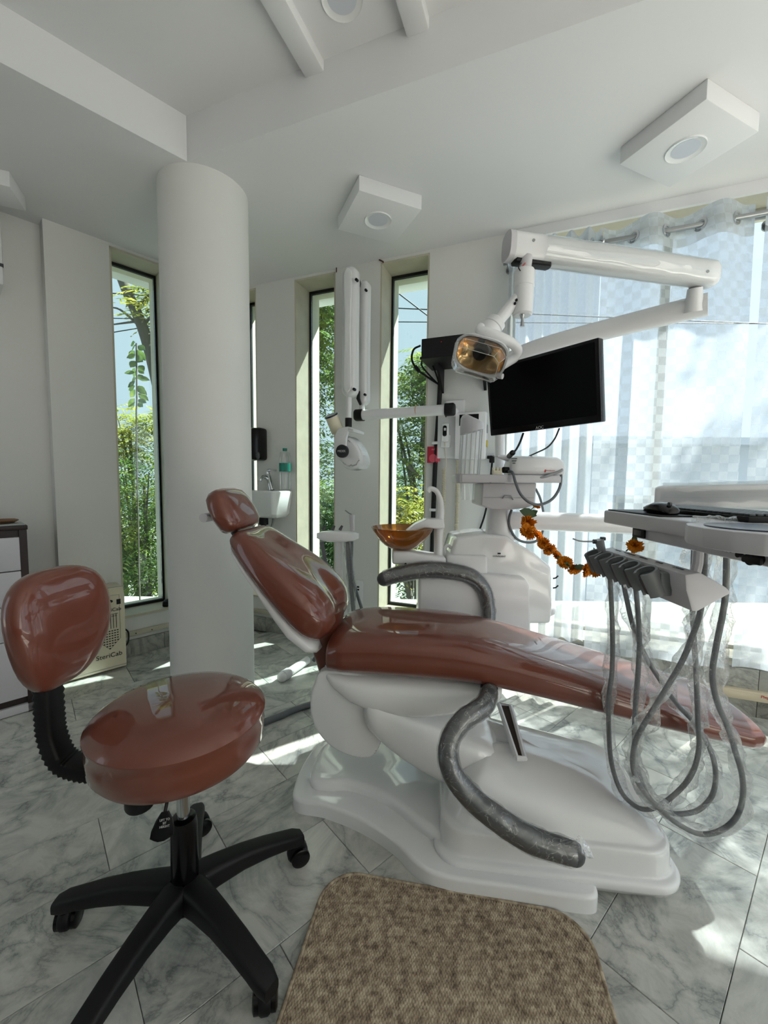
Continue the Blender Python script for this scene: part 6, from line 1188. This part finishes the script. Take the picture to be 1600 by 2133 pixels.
tree('high leafy tree outside the wide window, throwing dappled shade', (6.6, 5.2, G), [((5.3, 4.1, 6.0), (1.0, 1.0, 0.7)), ((4.5, 4.0, 5.0), (0.8, 0.8, 0.6)), ((6.2, 4.2, 5.4), (0.9, 0.9, 0.7))], 1, 10, 120, 0.13)
for k, (px, y, r, fm, lab) in enumerate(((250, 13.0, 2.6, 1, 'broad dark tree far behind the left window'), (560, 12.5, 2.4, 1, 'broad dark tree far behind the basin window'), (690, 13.5, 2.2, 0, 'broad green tree far behind the x-ray arm'), (860, 12.0, 2.2, 1, 'broad dark tree far behind the bowl window'))):
    c = P(px, 1040, y); tree(lab, (c.x, c.y, G), [(c + V((0, 0, -0.6)), (r, 1.0, 1.5)), (c + V((r * 0.4, 0, -1.8)), (r, 1.0, 1.4)), (c + V((-r * 0.4, 0, 0.2)), (r * 0.7, 0.8, 1.0))], fm, 50 + k, 620, 0.24, limbs=4)
# pale house behind the curtains
M_HOUSE = mat('pale_render', rgb(176, 186, 200), 0.85)
hs_ = thing('house', 'pale rendered house behind the sheer curtains', 'building', V((7.0, 10.0, G)))
m_ = MB(); m_.box((7.5, 10.5, -0.9), (7.0, 4.0, 5.8)); obj('wall', m_, M_HOUSE, hs_, sharp=None)
m_ = MB(); m_.box((7.5, 10.3, 2.05), (7.4, 4.6, 0.14)); obj('roof_slab', m_, M_HOUSE, hs_, sharp=None)
for x in (5.2, 7.2, 9.2):
    m_ = MB(); m_.box((x, 8.48, 0.3), (0.9, 0.06, 1.3)); wn = obj('window', m_, M_ALU, hs_, sharp=None); m_ = MB(); m_.box((x, 8.44, 0.3), (0.8, 0.02, 1.2)); obj('pane', m_, mat('dark_pane', rgb(70, 84, 96), 0.1), wn, sharp=None)
for k, (p0, p1, y) in enumerate((((200, 600), (960, 640), 9), ((200, 690), (960, 560), 10), ((200, 655), (960, 665), 11), ((760, 545), (960, 700), 8))):
    m_ = MB(); a_, b_ = P(*p0, y), P(*p1, y); a_, b_ = a_ + (a_ - b_) * 1.2, b_ + (b_ - a_) * 1.0; m_.tube([a_, lerp(a_, b_, 0.5) - UZ * 0.1, b_], 0.012, 5, 8); obj('overhead_wire', m_, M_BLACK, None, sharp=80, label=('topmost power line crossing the sky outside the left window', 'slanting power line outside, lowest at the left', 'lower sagging power line outside the narrow windows', 'steeply slanting wire outside the window behind the bowl')[k], cat='power line', group='overhead wires outside')
